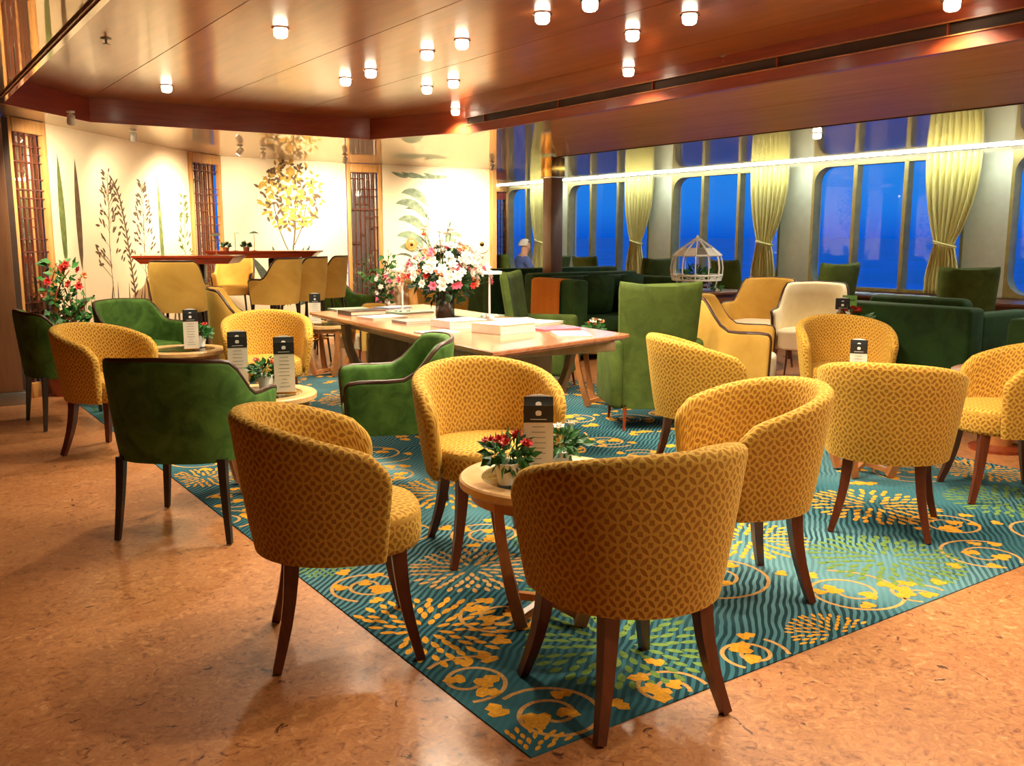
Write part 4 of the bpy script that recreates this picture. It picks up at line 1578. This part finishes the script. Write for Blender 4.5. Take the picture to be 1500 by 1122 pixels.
pot_plant(*at_depth(743, 2.93), 0.505, 'small red-flowered pot plant beside the middle menu', ['red'], 11, seed=1, sc_=0.95)
pot_plant(*at_depth(824, 3.10), 0.505, 'small white-flowered pot plant right of the middle menu', ['white'], 5, seed=2, sc_=0.95)
pot_plant(*at_depth(380, 4.85), 0.505, 'small reddish pot plant between the two tall menus', ['red', 'peach'], 6, seed=3)
pot_plant(*at_depth(285, 6.75), 0.505, 'dark leafy pot plant beside the far left menu', ['red'], 3, seed=4)
pot_plant(*at_depth(1258, 6.80), 0.565, 'red and white flower pot before the dark green sofa', ['red', 'red', 'white'], 16, 0.085, seed=5, sc_=1.25)
pot_plant(*at_depth(874, 6.95), 0.515, 'terracotta pot of pale flowers on the table by the green high-back', ['peach', 'white'], 9, seed=6, potmat='terracotta')
cupp = at_depth(868, 6.8)
for k, (dx, lab) in enumerate(((-0.05, 'left small blue glass on the side table by the green high-back'), (0.03, 'right small blue glass on the side table by the green high-back'))):
    o = MB().lathe([(0.0, 0.0), (0.022, 0.0), (0.027, 0.055), (0.024, 0.055), (0.020, 0.006), (0.0, 0.006)], 16).build('blue_glass', plain('cobalt_glass_%d' % k, srgb(40, 90, 190), 0.1, 0.05), None)
    o.location = (cupp[0] + dx, cupp[1] - 0.03 + dx * 0.2, 0.515)
    tag(o, lab, 'glass', 'blue glasses')

# ---------------------------------------------------------------- long table
LTx, LTy, LTa = 3.17, 5.30, math.radians(-5.5)
lt = empty('library_table', (LTx, LTy, 0.004), LTa, 'long wooden library table with scrolled supports, covered with books and flowers', 'table')
LW, LL, LH = 1.12, 2.86, 0.74
ca_, sa_ = math.cos(-LTa), math.sin(-LTa)
tcorn = []
for wx, wy in ((2.474, 3.736), (3.602, 4.004), (3.80, 6.80), (2.69, 6.55)):
    dx_, dy_ = wx - LTx, wy - LTy
    tcorn.append((dx_ * ca_ - dy_ * sa_, dx_ * sa_ + dy_ * ca_))
rows = []
for q, z in ((0.018, LH - 0.034), (0.012, LH - 0.024), (0.0, LH - 0.020), (0.0, LH - 0.005), (0.004, LH)):
    rows.append([(x * (1 - q / abs(x)), y * (1 - q / abs(y)), z) for x, y in tcorn])
MB().grid(rows, closed=True, capends=True).build('tabletop', M['tabletop'], lt, 20)
MB().rbox((0, 0, LH - 0.062), (LW - 0.24, LL - 0.3, 0.06), 0.01).build('apron', M['greywood'], lt)
for sy in (-1, 1):
    yy = sy * 0.78
    p_ = MB().rbox((0, yy, 0.37), (0.56, 0.10, 0.60), 0.012).build('panel_leg', M['greywood'], lt)
    for sx_ in (-1, 1):
        MB().rbox((sx_ * 0.285, yy, 0.37), (0.02, 0.08, 0.46), 0.006).rbox((sx_ * 0.297, yy, 0.37), (0.012, 0.05, 0.38), 0.005).build('moulded_panel', M['greywood'], p_)
    MB().rbox((0, yy, 0.045), (0.86, 0.14, 0.09), 0.02).build('foot', M['greywood'], lt)
    for sx_ in (-1, 1):
        pts = [(sx_ * (0.26 + 0.20 * math.sin(q * PI / 2 / 6)), yy - sy * 0.0, 0.30 + 0.37 * (1 - math.cos(q * PI / 2 / 6))) for q in range(7)]
        MB().tube(pts, [0.05, 0.045, 0.04, 0.036, 0.034, 0.036, 0.04], 6).build('scroll_bracket', M['greywood'], lt)
        pts = [(sx_ * 0.1, yy - sy * (0.06 + 0.34 * math.sin(q * PI / 2 / 6)), 0.30 + 0.37 * (1 - math.cos(q * PI / 2 / 6))) for q in range(7)]
        MB().tube(pts, [0.05, 0.045, 0.04, 0.036, 0.034, 0.036, 0.04], 6).build('scroll_bracket', M['greywood'], lt)
MB().rbox((0, 0, 0.17), (0.12, 1.5, 0.09), 0.015).build('stretcher', M['greywood'], lt)


def book(x, y, z, w, d, h, rz, lab, cover):
    r = empty('book', (x, y, z), rz, lab, 'book', 'books and brochures on the long table')
    MB().box((0.003, 0, h / 2), (w - 0.008, d - 0.008, h - 0.005)).build('pages', M['pages'], r, 0)
    MB().box((0, 0, h - 0.0015), (w, d, 0.003)).box((0, 0, 0.0015), (w, d, 0.003)).box((-w / 2 + 0.002, 0, h / 2), (0.004, d, h)).build('cover', cover, r, 0)
    return r


TT = LH + 0.0045
cov = {k: plain('cover_' + k, srgb(*c_), 0.35, 0.06, coat=0.3) for k, c_ in dict(cream=(232, 222, 200), white=(244, 242, 236), grey=(150, 150, 144), sage=(140, 172, 150), pink=(214, 110, 130), brown=(120, 92, 66), blue=(120, 150, 176), dark=(60, 60, 58)).items()}
blist = [(738, 486, .30, .24, .055, 0.30, 'cream', 'thick cream-covered book at the near end of the long table'),
         (672, 478, .28, .22, .045, 0.15, 'white', 'white book with grey pages in front of the flower vase'),
         (812, 482, .26, .20, .010, 0.0, 'pink', 'pink brochure near the right corner of the long table'),
         (836, 490, .20, .28, .008, -0.4, 'white', 'white folded leaflet at the right corner of long table'),
         (610, 472, .26, .20, .016, 0.1, 'grey', 'grey booklet near the middle of the front table edge'),
         (560, 466, .28, .22, .014, 0.2, 'cream', 'cream booklet left of the vase by the front edge'),
         (530, 460, .28, .22, .03, 0.1, 'dark', 'dark stacked book at the far left of the long table'),
         (512, 454, .28, .22, .012, 0.0, 'sage', 'sage green brochure at the far left end of the table'),
         (600, 458, .30, .22, .012, 0.2, 'sage', 'sage green brochure behind the left candlestick'),
         (700, 464, .30, .24, .012, 0.3, 'sage', 'sage brochure right of the flower vase'),
         (752, 470, .28, .22, .012, -0.2, 'white', 'white brochure beside the right candlestick'),
         (790, 474, .26, .2, .014, 0.4, 'cream', 'cream brochure at the back right of the long table'),
         (640, 487, .22, .16, .006, 0.2, 'white', 'thin white leaflet lying on the front table edge'),
         (576, 451, .24, .18, .01, 0.3, 'blue', 'blue-grey brochure far behind the left candlestick')]
for px, py, w_, d_, h_, rz, c_, lab in blist:
    x, y = look_xy(px, py, TT)
    book(x, y, TT, w_, d_, h_, rz + LTa, lab, cov[c_])

# flower arrangement
vx, vy = look_xy(652, 466, TT)
fa = empty('flower_arrangement', (vx, vy, TT), 0, 'large bouquet of white and pink flowers in a dark glass vase on the long table', 'flowers')
MB().lathe([(0.0, 0.0), (0.062, 0.0), (0.068, 0.02), (0.062, 0.14), (0.064, 0.19), (0.058, 0.19), (0.05, 0.05), (0.0, 0.04)], 24).build('vase', M['vase'], fa)
rr = random.Random(21)
lf = MB()
stm = MB()
heads = []
for k in range(190):
    a = rr.uniform(0, 2 * PI)
    el = math.asin(rr.uniform(-0.12, 1.0))
    R_ = rr.uniform(0.70, 1.05)
    d = Vector((math.cos(a) * math.cos(el) * 0.30, math.sin(a) * math.cos(el) * 0.30, math.sin(el) * 0.27)) * R_
    p = Vector((0, 0, 0.26)) + d
    heads.append((p, d.normalized()))
    if k % 2 == 0:
        stm.tube([(0, 0, 0.15), tuple(Vector((0, 0, 0.22)) + d * 0.5), tuple(p)], 0.003, 3, False)
for k in range(6):      # tall sprays above
    a = rr.uniform(0, 2 * PI)
    p = Vector((0.14 * math.cos(a), 0.14 * math.sin(a), 0.54 + rr.uniform(0, 0.08)))
    stm.tube([(0, 0, 0.2), tuple(p * 0.6 + Vector((0, 0, 0.1))), tuple(p)], 0.003, 3, False)
    heads.append((p, Vector((0, 0, 1))))
tag(leaf_cloud(lf, (0, 0, 0.29), 0.21, 260, 0.075, rr, 0.8).build('foliage', M['leaf2'], fa, 0, False), kind='stuff')
tag(stm.build('flower_stems', M['leaf'], fa, 0), kind='stuff')
for p, d in heads:
    low_ = p.z < 0.30
    c_ = rr.choice(['white', 'white', 'white', 'white', 'pink', 'white', 'white', 'peach', 'white']) if not low_ else rr.choice(['peach', 'pink', 'white', 'red', 'white', 'peach'])
    f_ = bpy.data.objects.new('flower', FLOWER_MESH[c_])
    COL.objects.link(f_)
    f_.parent = fa
    f_.location = p
    f_.rotation_euler = (d + Vector((rr.uniform(-.3, .3), rr.uniform(-.3, .3), rr.uniform(-.3, .3)))).to_track_quat('Z', 'Y').to_euler()
    s_ = rr.uniform(0.9, 1.55) if c_ == 'white' else rr.uniform(0.7, 1.15)
    f_.scale = (s_,) * 3


def candlestick(px, py, top, lab):
    x, y = look_xy(px, py, TT)
    r = empty('candlestick', (x, y, TT), 0, lab, 'candlestick', 'slender white stands on the long table')
    MB().lathe([(0.05, 0.0), (0.05, 0.008), (0.012, 0.016), (0.007, 0.03), (0.007, top)], 16).build('stem', M['white'], r)
    MB().lathe([(0.0, top), (0.085, top + 0.004), (0.088, top + 0.022), (0.0, top + 0.020)], 24).build('plate', M['white'], r)
    for k in range(5):
        f_ = bpy.data.objects.new('flower', FLOWER_MESH['white'])
        COL.objects.link(f_)
        f_.parent = r
        f_.location = (0.05 * math.cos(k * 1.3), 0.05 * math.sin(k * 1.3), 0.006)
        f_.scale = (0.8,) * 3
    return r


candlestick(717, 466, 0.30, 'white slender stand with flat dish right of the bouquet')
candlestick(590, 458, 0.30, 'white slender stand with flat dish left of the bouquet')


# ---------------------------------------------------------------- sofas
def sofa(x0, x1, y0, y1, face, h, seatz, lab, mat=M['bottle'], n=2, armw=0.16, backt=0.2):
    """axis-aligned sofa filling x0..x1,y0..y1 ; face = world degrees"""
    cx, cy = (x0 + x1) / 2, (y0 + y1) / 2
    sw, sd = (x1 - x0, y1 - y0) if face in (90, -90, 270) else (y1 - y0, x1 - x0)
    r = empty('sofa', (cx, cy, 0.0), math.radians(face - 90), lab, 'sofa', 'dark green velvet sofas')
    MB().rbox((0, 0.02, 0.06 + (seatz - 0.20) / 2), (sw - 0.02, sd - 0.06, seatz - 0.20), 0.02).build('base', mat, r, 50)
    MB().rbox((0, -sd / 2 + backt / 2, 0.05 + h / 2 - 0.025), (sw, backt, h - 0.05), 0.035, 0, 3).build('backrest', mat, r, 50)
    for s_ in (1, -1):
        MB().rbox((s_ * (sw / 2 - armw / 2), 0.0 + backt / 2 - 0.02, 0.05 + (h - 0.07) / 2), (armw, sd - backt + 0.02, h - 0.12), 0.035, 0, 3).build('arm', mat, r, 50)
    iw = (sw - 2 * armw) / n
    for k in range(n):
        xx = -sw / 2 + armw + iw * (k + 0.5)
        MB().rbox((xx, backt / 2 + 0.01, seatz - 0.07), (iw - 0.006, sd - backt - 0.03, 0.15), 0.035, 0, 3).build('seat_cushion', mat, r, 50)
        MB().rbox((xx, -sd / 2 + backt + 0.075, seatz + 0.22), (iw - 0.01, 0.15, 0.42), 0.05, 0, 3).build('back_cushion', mat, r, 50)
    for a in (1, -1):
        for b in (1, -1):
            MB().lathe([(0.018, 0.0), (0.024, 0.07)], 10, (a * (sw / 2 - 0.09), b * (sd / 2 - 0.09), 0)).build('foot', M['blackwood'], r)
    return r


sofa(6.02, 7.55, 7.50, 8.46, -90, 0.90, 0.44, 'dark green velvet sofa with an orange throw before the column')
sofa(5.95, 7.9, 9.02, 9.9, 90, 0.93, 0.44, 'dark green velvet sofa behind the column, only its back edge showing')
sofa(6.33, 7.25, 3.49, 4.62, 0, 0.80, 0.42, 'dark green velvet sofa at right with its plain back turned', n=1)
sofa(6.02, 6.95, 1.5, 3.08, 0, 0.78, 0.42, 'dark green velvet sofa cut by the right edge of the picture')
# cushions on the first sofa
for k, (x, y, rz, lab) in enumerate(((7.14, 7.93, 0.2, 'dark green scatter cushion at the right end of the sofa'), (6.66, 7.94, -0.1, 'dark green scatter cushion in the middle of the sofa'))):
    rows = []
    for i in range(9):
        v_ = -1 + i / 4
        row = []
        for j in range(9):
            u = -1 + j / 4
            row.append((0.22 * u * (1 - 0.07 * v_ * v_), 0.085 * (1 - u * u) ** 0.6 * (1 - v_ * v_) ** 0.6 + 0.004, 0.22 * v_ * (1 - 0.07 * u * u)))
        rows.append(row)
    back_ = [[(p[0], -p[1], p[2]) for p in r_] for r_ in rows]
    o = MB().grid(rows).grid(back_).build('cushion', M['bottle'], None, 80)
    o.location = (x, y, 0.67)
    o.rotation_euler = (0.12, 0, rz)
    tag(o, lab, 'cushion', 'scatter cushions')
# orange throw over the sofa arm
thw = MB()
rows = []
prof = [(6.19, .50), (6.19, .70), (6.185, .825), (6.16, .845), (6.10, .85), (6.04, .845), (6.008, .82), (6.002, .70), (5.998, .50), (6.0, .33)]
for k in range(15):
    yy = 7.78 + 0.50 * k / 14
    rows.append([(p[0] - 0.006 + 0.005 * math.sin(k * 1.9 + i * .3) - 0.004, yy, p[1] + 0.012) for i, p in enumerate(prof)])
o = thw.grid(rows).build('throw', M['orange'], None, 60)
o.modifiers.new('t', 'SOLIDIFY').thickness = 0.008
tag(o, 'orange wool throw hanging over the arm of the dark green sofa', 'blanket')

# ---------------------------------------------------------------- birdcage on a console
bx, by = at_depth(1022, 10.0)
cn = empty('console_table', (bx + 0.12, by - 0.08, 0), 0, 'brown console table carrying the white birdcage', 'table')
MB().rbox((0, 0, 0.715), (0.8, 0.62, 0.03), 0.006).build('tabletop', M['brownfront'], cn)
MB().rbox((0, 0, 0.64), (0.74, 0.56, 0.12), 0.006).build('apron', M['brownfront'], cn)
for a in (1, -1):
    for b in (1, -1):
        MB().rbox((a * 0.34, b * 0.25, 0.29), (0.05, 0.05, 0.58), 0.006).build('leg', M['brownfront'], cn)
bc = empty('birdcage', (bx, by, 0.73), 0.2, 'white domed birdcage of glazed bars with plants inside, in front of the window', 'birdcage')
n8 = 12
prof = [(0.225, 0.0), (0.255, 0.115), (0.268, 0.15), (0.275, 0.24), (0.262, 0.33), (0.245, 0.375)]
rings = {0.115: 0.255, 0.165: 0.269, 0.375: 0.247}
rg = MB()
for z, r_ in rings.items():
    rg.tube([(r_ * math.cos(2 * PI * k / n8), r_ * math.sin(2 * PI * k / n8), z) for k in range(n8)], 0.011, 6, closed=True)
rg.build('ring', M['white'], bc)
for k in range(n8):
    a = 2 * PI * k / n8
    MB().tube([(r_ * math.cos(a), r_ * math.sin(a), z) for r_, z in (prof if k % 3 == 0 else prof[1:])], 0.008, 5).build('bar', M['white'], bc)
    a2 = 2 * PI * (k + 1) / n8
    pb = [(0.262, .375), (0.165, .455), (0.055, .53)]
    MB().tube([(r_ * math.cos(a), r_ * math.sin(a), z) for r_, z in pb], 0.008, 5).build('roof_rib', M['white'], bc)
    q0, q1 = pb[0], pb[1]
    if k % 4 != 3:
        vs = [(q0[0] * math.cos(a), q0[0] * math.sin(a), q0[1]), (q0[0] * math.cos(a2), q0[0] * math.sin(a2), q0[1]), (q1[0] * math.cos(a2), q1[0] * math.sin(a2), q1[1]), (q1[0] * math.cos(a), q1[0] * math.sin(a), q1[1])]
        vs2 = [(x * 0.985, y * 0.985, z - 0.004) for x, y, z in vs]
        MB().add(vs + vs2, [(0, 1, 2, 3), (7, 6, 5, 4), (0, 4, 5, 1), (1, 5, 6, 2), (2, 6, 7, 3), (3, 7, 4, 0)]).build('roof_panel', M['white'], bc, 0)
MB().lathe([(0.058, 0.525), (0.06, 0.54), (0.02, 0.56), (0.008, 0.59), (0.0, 0.592)], 16).build('finial', M['white'], bc)
bd = MB()
for k in range(n8):
    a, a2 = 2 * PI * (k + 0.1) / n8, 2 * PI * (k + 0.9) / n8
    for s_ in (0, 1):
        p, q = (a, a2) if s_ else (a2, a)
        bd.tube([(0.259 * math.cos(p), 0.259 * math.sin(p), 0.12), (0.266 * math.cos(q), 0.266 * math.sin(q), 0.16)], 0.005, 4)
bd.build('cross_band', M['white'], bc)
MB().lathe([(0.0, 0.10), (0.25, 0.105), (0.252, 0.118), (0.0, 0.118)], 24).build('floor_tray', M['white'], bc)
tag(leaf_cloud(MB(), (0, 0, 0.17), 0.15, 150, 0.07, random.Random(4), 0.5).build('plants', M['leaf'], bc, 0, False), kind='stuff')
rr = random.Random(8)
for k, (px, D_, lab) in enumerate(((1000, 9.7, 'low green plant at the left foot of the birdcage'), (1052, 9.85, 'low green plant at the right foot of the birdcage'))):
    x, y = at_depth(px, D_)
    r = empty('table_plant', (x, y, 0.73), 0, lab, 'plant', 'low plants by the birdcage')
    MB().lathe([(0.0, 0.0), (0.035, 0.0), (0.045, 0.03), (0.0, 0.03)], 14).build('dish', M['white'], r)
    tag(leaf_cloud(MB(), (0, 0, 0.04), 0.06, 50, 0.04, rr, 0.4).build('foliage', M['leaf'], r, 0, False), kind='stuff')

# green writing card and things on the window counter
x, y = at_depth(1250, 7.02)
gcr = empty('table_sign', (x, y, 0.565), math.atan2(y, x) - PI / 2, 'small light green card with dark handwriting behind the red flowers', 'sign')
c = MB().box((0, 0, 0.255), (0.105, 0.003, 0.085), 0, Matrix.Rotation(0.0, 4, 'Y')).build('card', plain('light_green_card', srgb(120, 180, 90), 0.6, 0.05), gcr, 0)
MB().tube([(-0.035 + 0.07 * i / 24, -0.004, 0.255 + 0.007 * math.sin(i * 1.9) + 0.008 * i / 24) for i in range(25)], 0.0014, 4).build('handwriting', M['ink'], c, 0)
MB().tube([(0, 0.003, 0), (0, 0.003, 0.22)], 0.003, 6).lathe([(0.03, 0), (0.03, 0.006), (0, 0.007)], 12).build('pin_stand', M['brass'], gcr)
for k, (px, c_, lab) in enumerate(((1262, 'sage', 'sage leaflet at the left on the window counter'), (1300, 'blue', 'blue leaflet on the window counter under the large window'), (1332, 'white', 'white leaflet on the window counter under the large window'), (1356, 'sage', 'sage leaflet on the window counter by the large curtain'))):
    u = (px - 750) / 1370
    t_ = (CT - u * ST) / (ST + u * CT)
    X_ = 9.42
    o = empty('leaflet', (X_, X_ * t_, 0.651), 0.2 * k, lab, 'leaflet', 'leaflets on the window counter')
    MB().box((0, 0, 0.003), (0.24, 0.30, 0.006)).build('sheet', cov[c_], o, 0)
    MB().box((0.01, 0.02, 0.009), (0.2, 0.2, 0.006)).build('top_sheet', cov['white'], o, 0)


# ---------------------------------------------------------------- climbing plants in pots
def climber(x, y, h, w, lab, seed, n, deg, flowers=None):
    r = empty('climbing_plant', (x, y, 0), 0, lab, 'plant', 'climbing plants at the lattice screens')
    rr = random.Random(seed)
    MB().lathe([(0.0, 0.0), (0.11, 0.0), (0.15, 0.26), (0.155, 0.28), (0.14, 0.28), (0.13, 0.24), (0.0, 0.24)], 20).build('pot', M['terracotta'], r)
    sm, lv = MB(), MB()
    for k in range(6):
        pts = [(0, 0, 0.22)]
        ox, oy = rr.uniform(-w, w), rr.uniform(-w, w) * 0.4
        hh = h * rr.uniform(0.6, 1)
        for i in range(1, 9):
            u = i / 8
            pts.append((ox * u + 0.05 * math.sin(i * 1.7 + k), oy * u + 0.03 * math.cos(i * 1.3 + k), 0.22 + (hh - 0.22) * u))
        sm.tube(pts, 0.006, 4)
        for p in pts:
            leaf_cloud(lv, p, 0.09, n, 0.075, rr)
    sm.build('stem', M['cherry'], r)
    tag(lv.build('foliage', M['leaf'], r, 0, False), kind='stuff')
    if flowers:
        for k in range(flowers[1]):
            f_ = bpy.data.objects.new('flower', FLOWER_MESH[rr.choice(flowers[0])])
            COL.objects.link(f_)
            f_.parent = r
            f_.location = (rr.uniform(-w, w) * 1.1, rr.uniform(-w, w) * .5 - 0.08, rr.uniform(0.3, h))
            f_.rotation_euler = (1.2, 0.3, rr.uniform(-1.6, 0.4))
            f_.scale = (1.2,) * 3
    return r


q = on1(0.36)
climber(q[0] + 0.10, q[1] - 0.22, 1.12, 0.16, 'green climbing plant with orange flowers before the left lattice screen', 5, 7, 0, (['peach', 'red'], 14))
climber(5.42, 10.78, 1.05, 0.13, 'green climbing plant before the lattice screen beside the palm mural', 6, 8, 0, (['white', 'pink'], 16))

# wall discs and console behind the bouquet
for (s, z, r_, lab) in ((0.42, 1.20, 0.085, 'round golden wall disc left of the bouquet'), (1.50, 1.20, 0.13, 'round pale wall disc right of the bouquet')):
    x = A3[0] + (B3[0] - A3[0]) * s / 1.653
    y = A3[1] + (B3[1] - A3[1]) * s / 1.653
    r = empty('wall_disc', (x, y, z), math.atan2(B3[1] - A3[1], B3[0] - A3[0]), lab, 'wall ornament', 'round wall discs')
    mm = Matrix.Rotation(PI / 2, 4, 'X')
    MB().lathe([(0.0, 0.022), (r_ * .5, 0.02), (r_ * .8, 0.012), (r_ * .9, 0.02), (r_, 0.014), (r_, 0.002), (0.0, 0.002)], 28, mat=mm).build('dish', M['frame_gold'] if s < 1 else M['wallcream'], r)
    MB().lathe([(0.0, 0.03), (r_ * .25, 0.026), (r_ * .28, 0.02)], 16, mat=mm).build('boss', M['brass'], r)
cs = empty('wall_console', (5.98, 10.95, 0), 0, 'pale half-round console standing left of the bouquet by the palm mural', 'console')
MB().lathe([(0.05, 0.0), (0.16, 0.02), (0.14, 0.10), (0.08, 0.35), (0.09, 0.62), (0.16, 0.80), (0.24, 0.84)], 28, sxy=(1, .5)).build('body', M['frame_gold'], cs)
MB().lathe([(0.0, 0.84), (0.27, 0.84), (0.28, 0.86), (0.28, 0.885), (0.0, 0.89)], 28, sxy=(1, .5)).build('slab', M['cream'], cs)


# ---------------------------------------------------------------- the seated man far at the window
def man(x, y, deg):
    r = empty('person', (x, y, 0), math.radians(deg - 90), 'white-haired man in a blue shirt seated far off by the window', 'person')
    J = {}
    V, E, RR = [], [], []

    def j(name, p, rad, parent=None):
        J[name] = len(V)
        V.append(p)
        RR.append(rad if isinstance(rad, tuple) else (rad, rad))
        if parent:
            E.append((J[parent], J[name]))
    j('pelvis', (0, -0.02, 0.52), (0.15, 0.11))
    j('waist', (0, -0.05, 0.66), (0.145, 0.105), 'pelvis')
    j('chest', (0, -0.06, 0.84), (0.155, 0.115), 'waist')
    j('upper', (0, -0.05, 0.95), (0.12, 0.085), 'chest')
    j('neck', (0, -0.03, 1.02), 0.055, 'upper')
    j('jaw', (0, 0.0, 1.09), (0.062, 0.072), 'neck')
    j('skull', (0, 0.0, 1.17), (0.074, 0.090), 'jaw')
    j('crown', (0, -0.005, 1.235), (0.05, 0.06), 'skull')
    j('nose', (0, 0.098, 1.135), 0.014, 'skull')
    for s_, n_ in ((1, 'r'), (-1, 'l')):
        j('sho' + n_, (s_ * 0.19, -0.05, 0.93), 0.06, 'upper')
        j('elb' + n_, (s_ * 0.25, 0.05, 0.68), 0.042, 'sho' + n_)
        j('wri' + n_, (s_ * 0.16, 0.27, 0.62), 0.03, 'elb' + n_)
        j('palm' + n_, (s_ * 0.14, 0.34, 0.61), (0.034, 0.018), 'wri' + n_)
        for q in range(4):
            j('f%d' % q + n_, (s_ * (0.115 + 0.018 * q), 0.40 - 0.006 * abs(q - 1.5), 0.60), 0.009, 'palm' + n_)
            j('t%d' % q + n_, (s_ * (0.112 + 0.018 * q), 0.43 - 0.008 * abs(q - 1.5), 0.575), 0.008, 'f%d' % q + n_)
        j('th' + n_, (s_ * 0.09, 0.35, 0.60), 0.010, 'palm' + n_)
        j('hip' + n_, (s_ * 0.09, 0.05, 0.51), 0.085, 'pelvis')
        j('knee' + n_, (s_ * 0.12, 0.46, 0.50), 0.06, 'hip' + n_)
        j('ank' + n_, (s_ * 0.12, 0.48, 0.09), 0.04, 'knee' + n_)
        j('toe' + n_, (s_ * 0.13, 0.66, 0.04), 0.035, 'ank' + n_)
    me = bpy.data.meshes.new('body')
    me.from_pydata(V, E, [])
    ob = bpy.data.objects.new('body', me)
    COL.objects.link(ob)
    sk = ob.modifiers.new('skin', 'SKIN')
    sk.use_smooth_shade = True
    for i, rd in enumerate(RR):
        me.skin_vertices[0].data[i].radius = rd
        me.skin_vertices[0].data[i].use_root = (i == 0)
    ss = ob.modifiers.new('sub', 'SUBSURF')
    ss.levels = ss.render_levels = 2
    dg = bpy.context.evaluated_depsgraph_get()
    m2 = bpy.data.meshes.new_from_object(ob.evaluated_get(dg))
    m2.name = 'body'
    ob.modifiers.clear()
    ob.data = m2
    m2.materials.clear()
    for k in ('skin', 'shirt', 'trousers'):
        m2.materials.append(M[k])
    for p in m2.polygons:
        c = p.center
        if c.z > 1.0 or (c.y > 0.24 and 0.54 < c.z < 0.70 and c.y < 0.46 and abs(c.x) < 0.2 and c.z > 0.57):
            p.material_index = 0
        elif c.z > 0.57 and c.y < 0.30:
            p.material_index = 1
        else:
            p.material_index = 2
        p.use_smooth = True
    ob.parent = r
    hb = MB()
    rows = []
    for i in range(7):
        th = PI * 0.47 * i / 6
        row = []
        for k in range(16):
            a = 2 * PI * k / 16
            t2 = th * (0.5 if math.sin(a) > 0.2 else 1.0)
            row.append((0.092 * math.sin(t2) * math.cos(a), -0.008 + 0.112 * math.sin(t2) * math.sin(a), 1.155 + 0.118 * math.cos(t2)))
        rows.append(row)
    hb.grid(rows, closed=True).build('hair', M['hair'], r, 60)
    for s_ in (1, -1):
        MB().ball((s_ * 0.032, 0.078, 1.158), 0.010, 1).build('eye', M['ink'], r)
        MB().ball((s_ * 0.084, 0.0, 1.135), 0.022, 1, (0.4, 0.8, 1.2)).build('ear', M['skin'], r)
    MB().rbox((0, 0.084, 1.092), (0.042, 0.008, 0.008), 0.003).build('mouth', M['petal_peach'], r)
    return r


man(8.55, 11.98, -10)
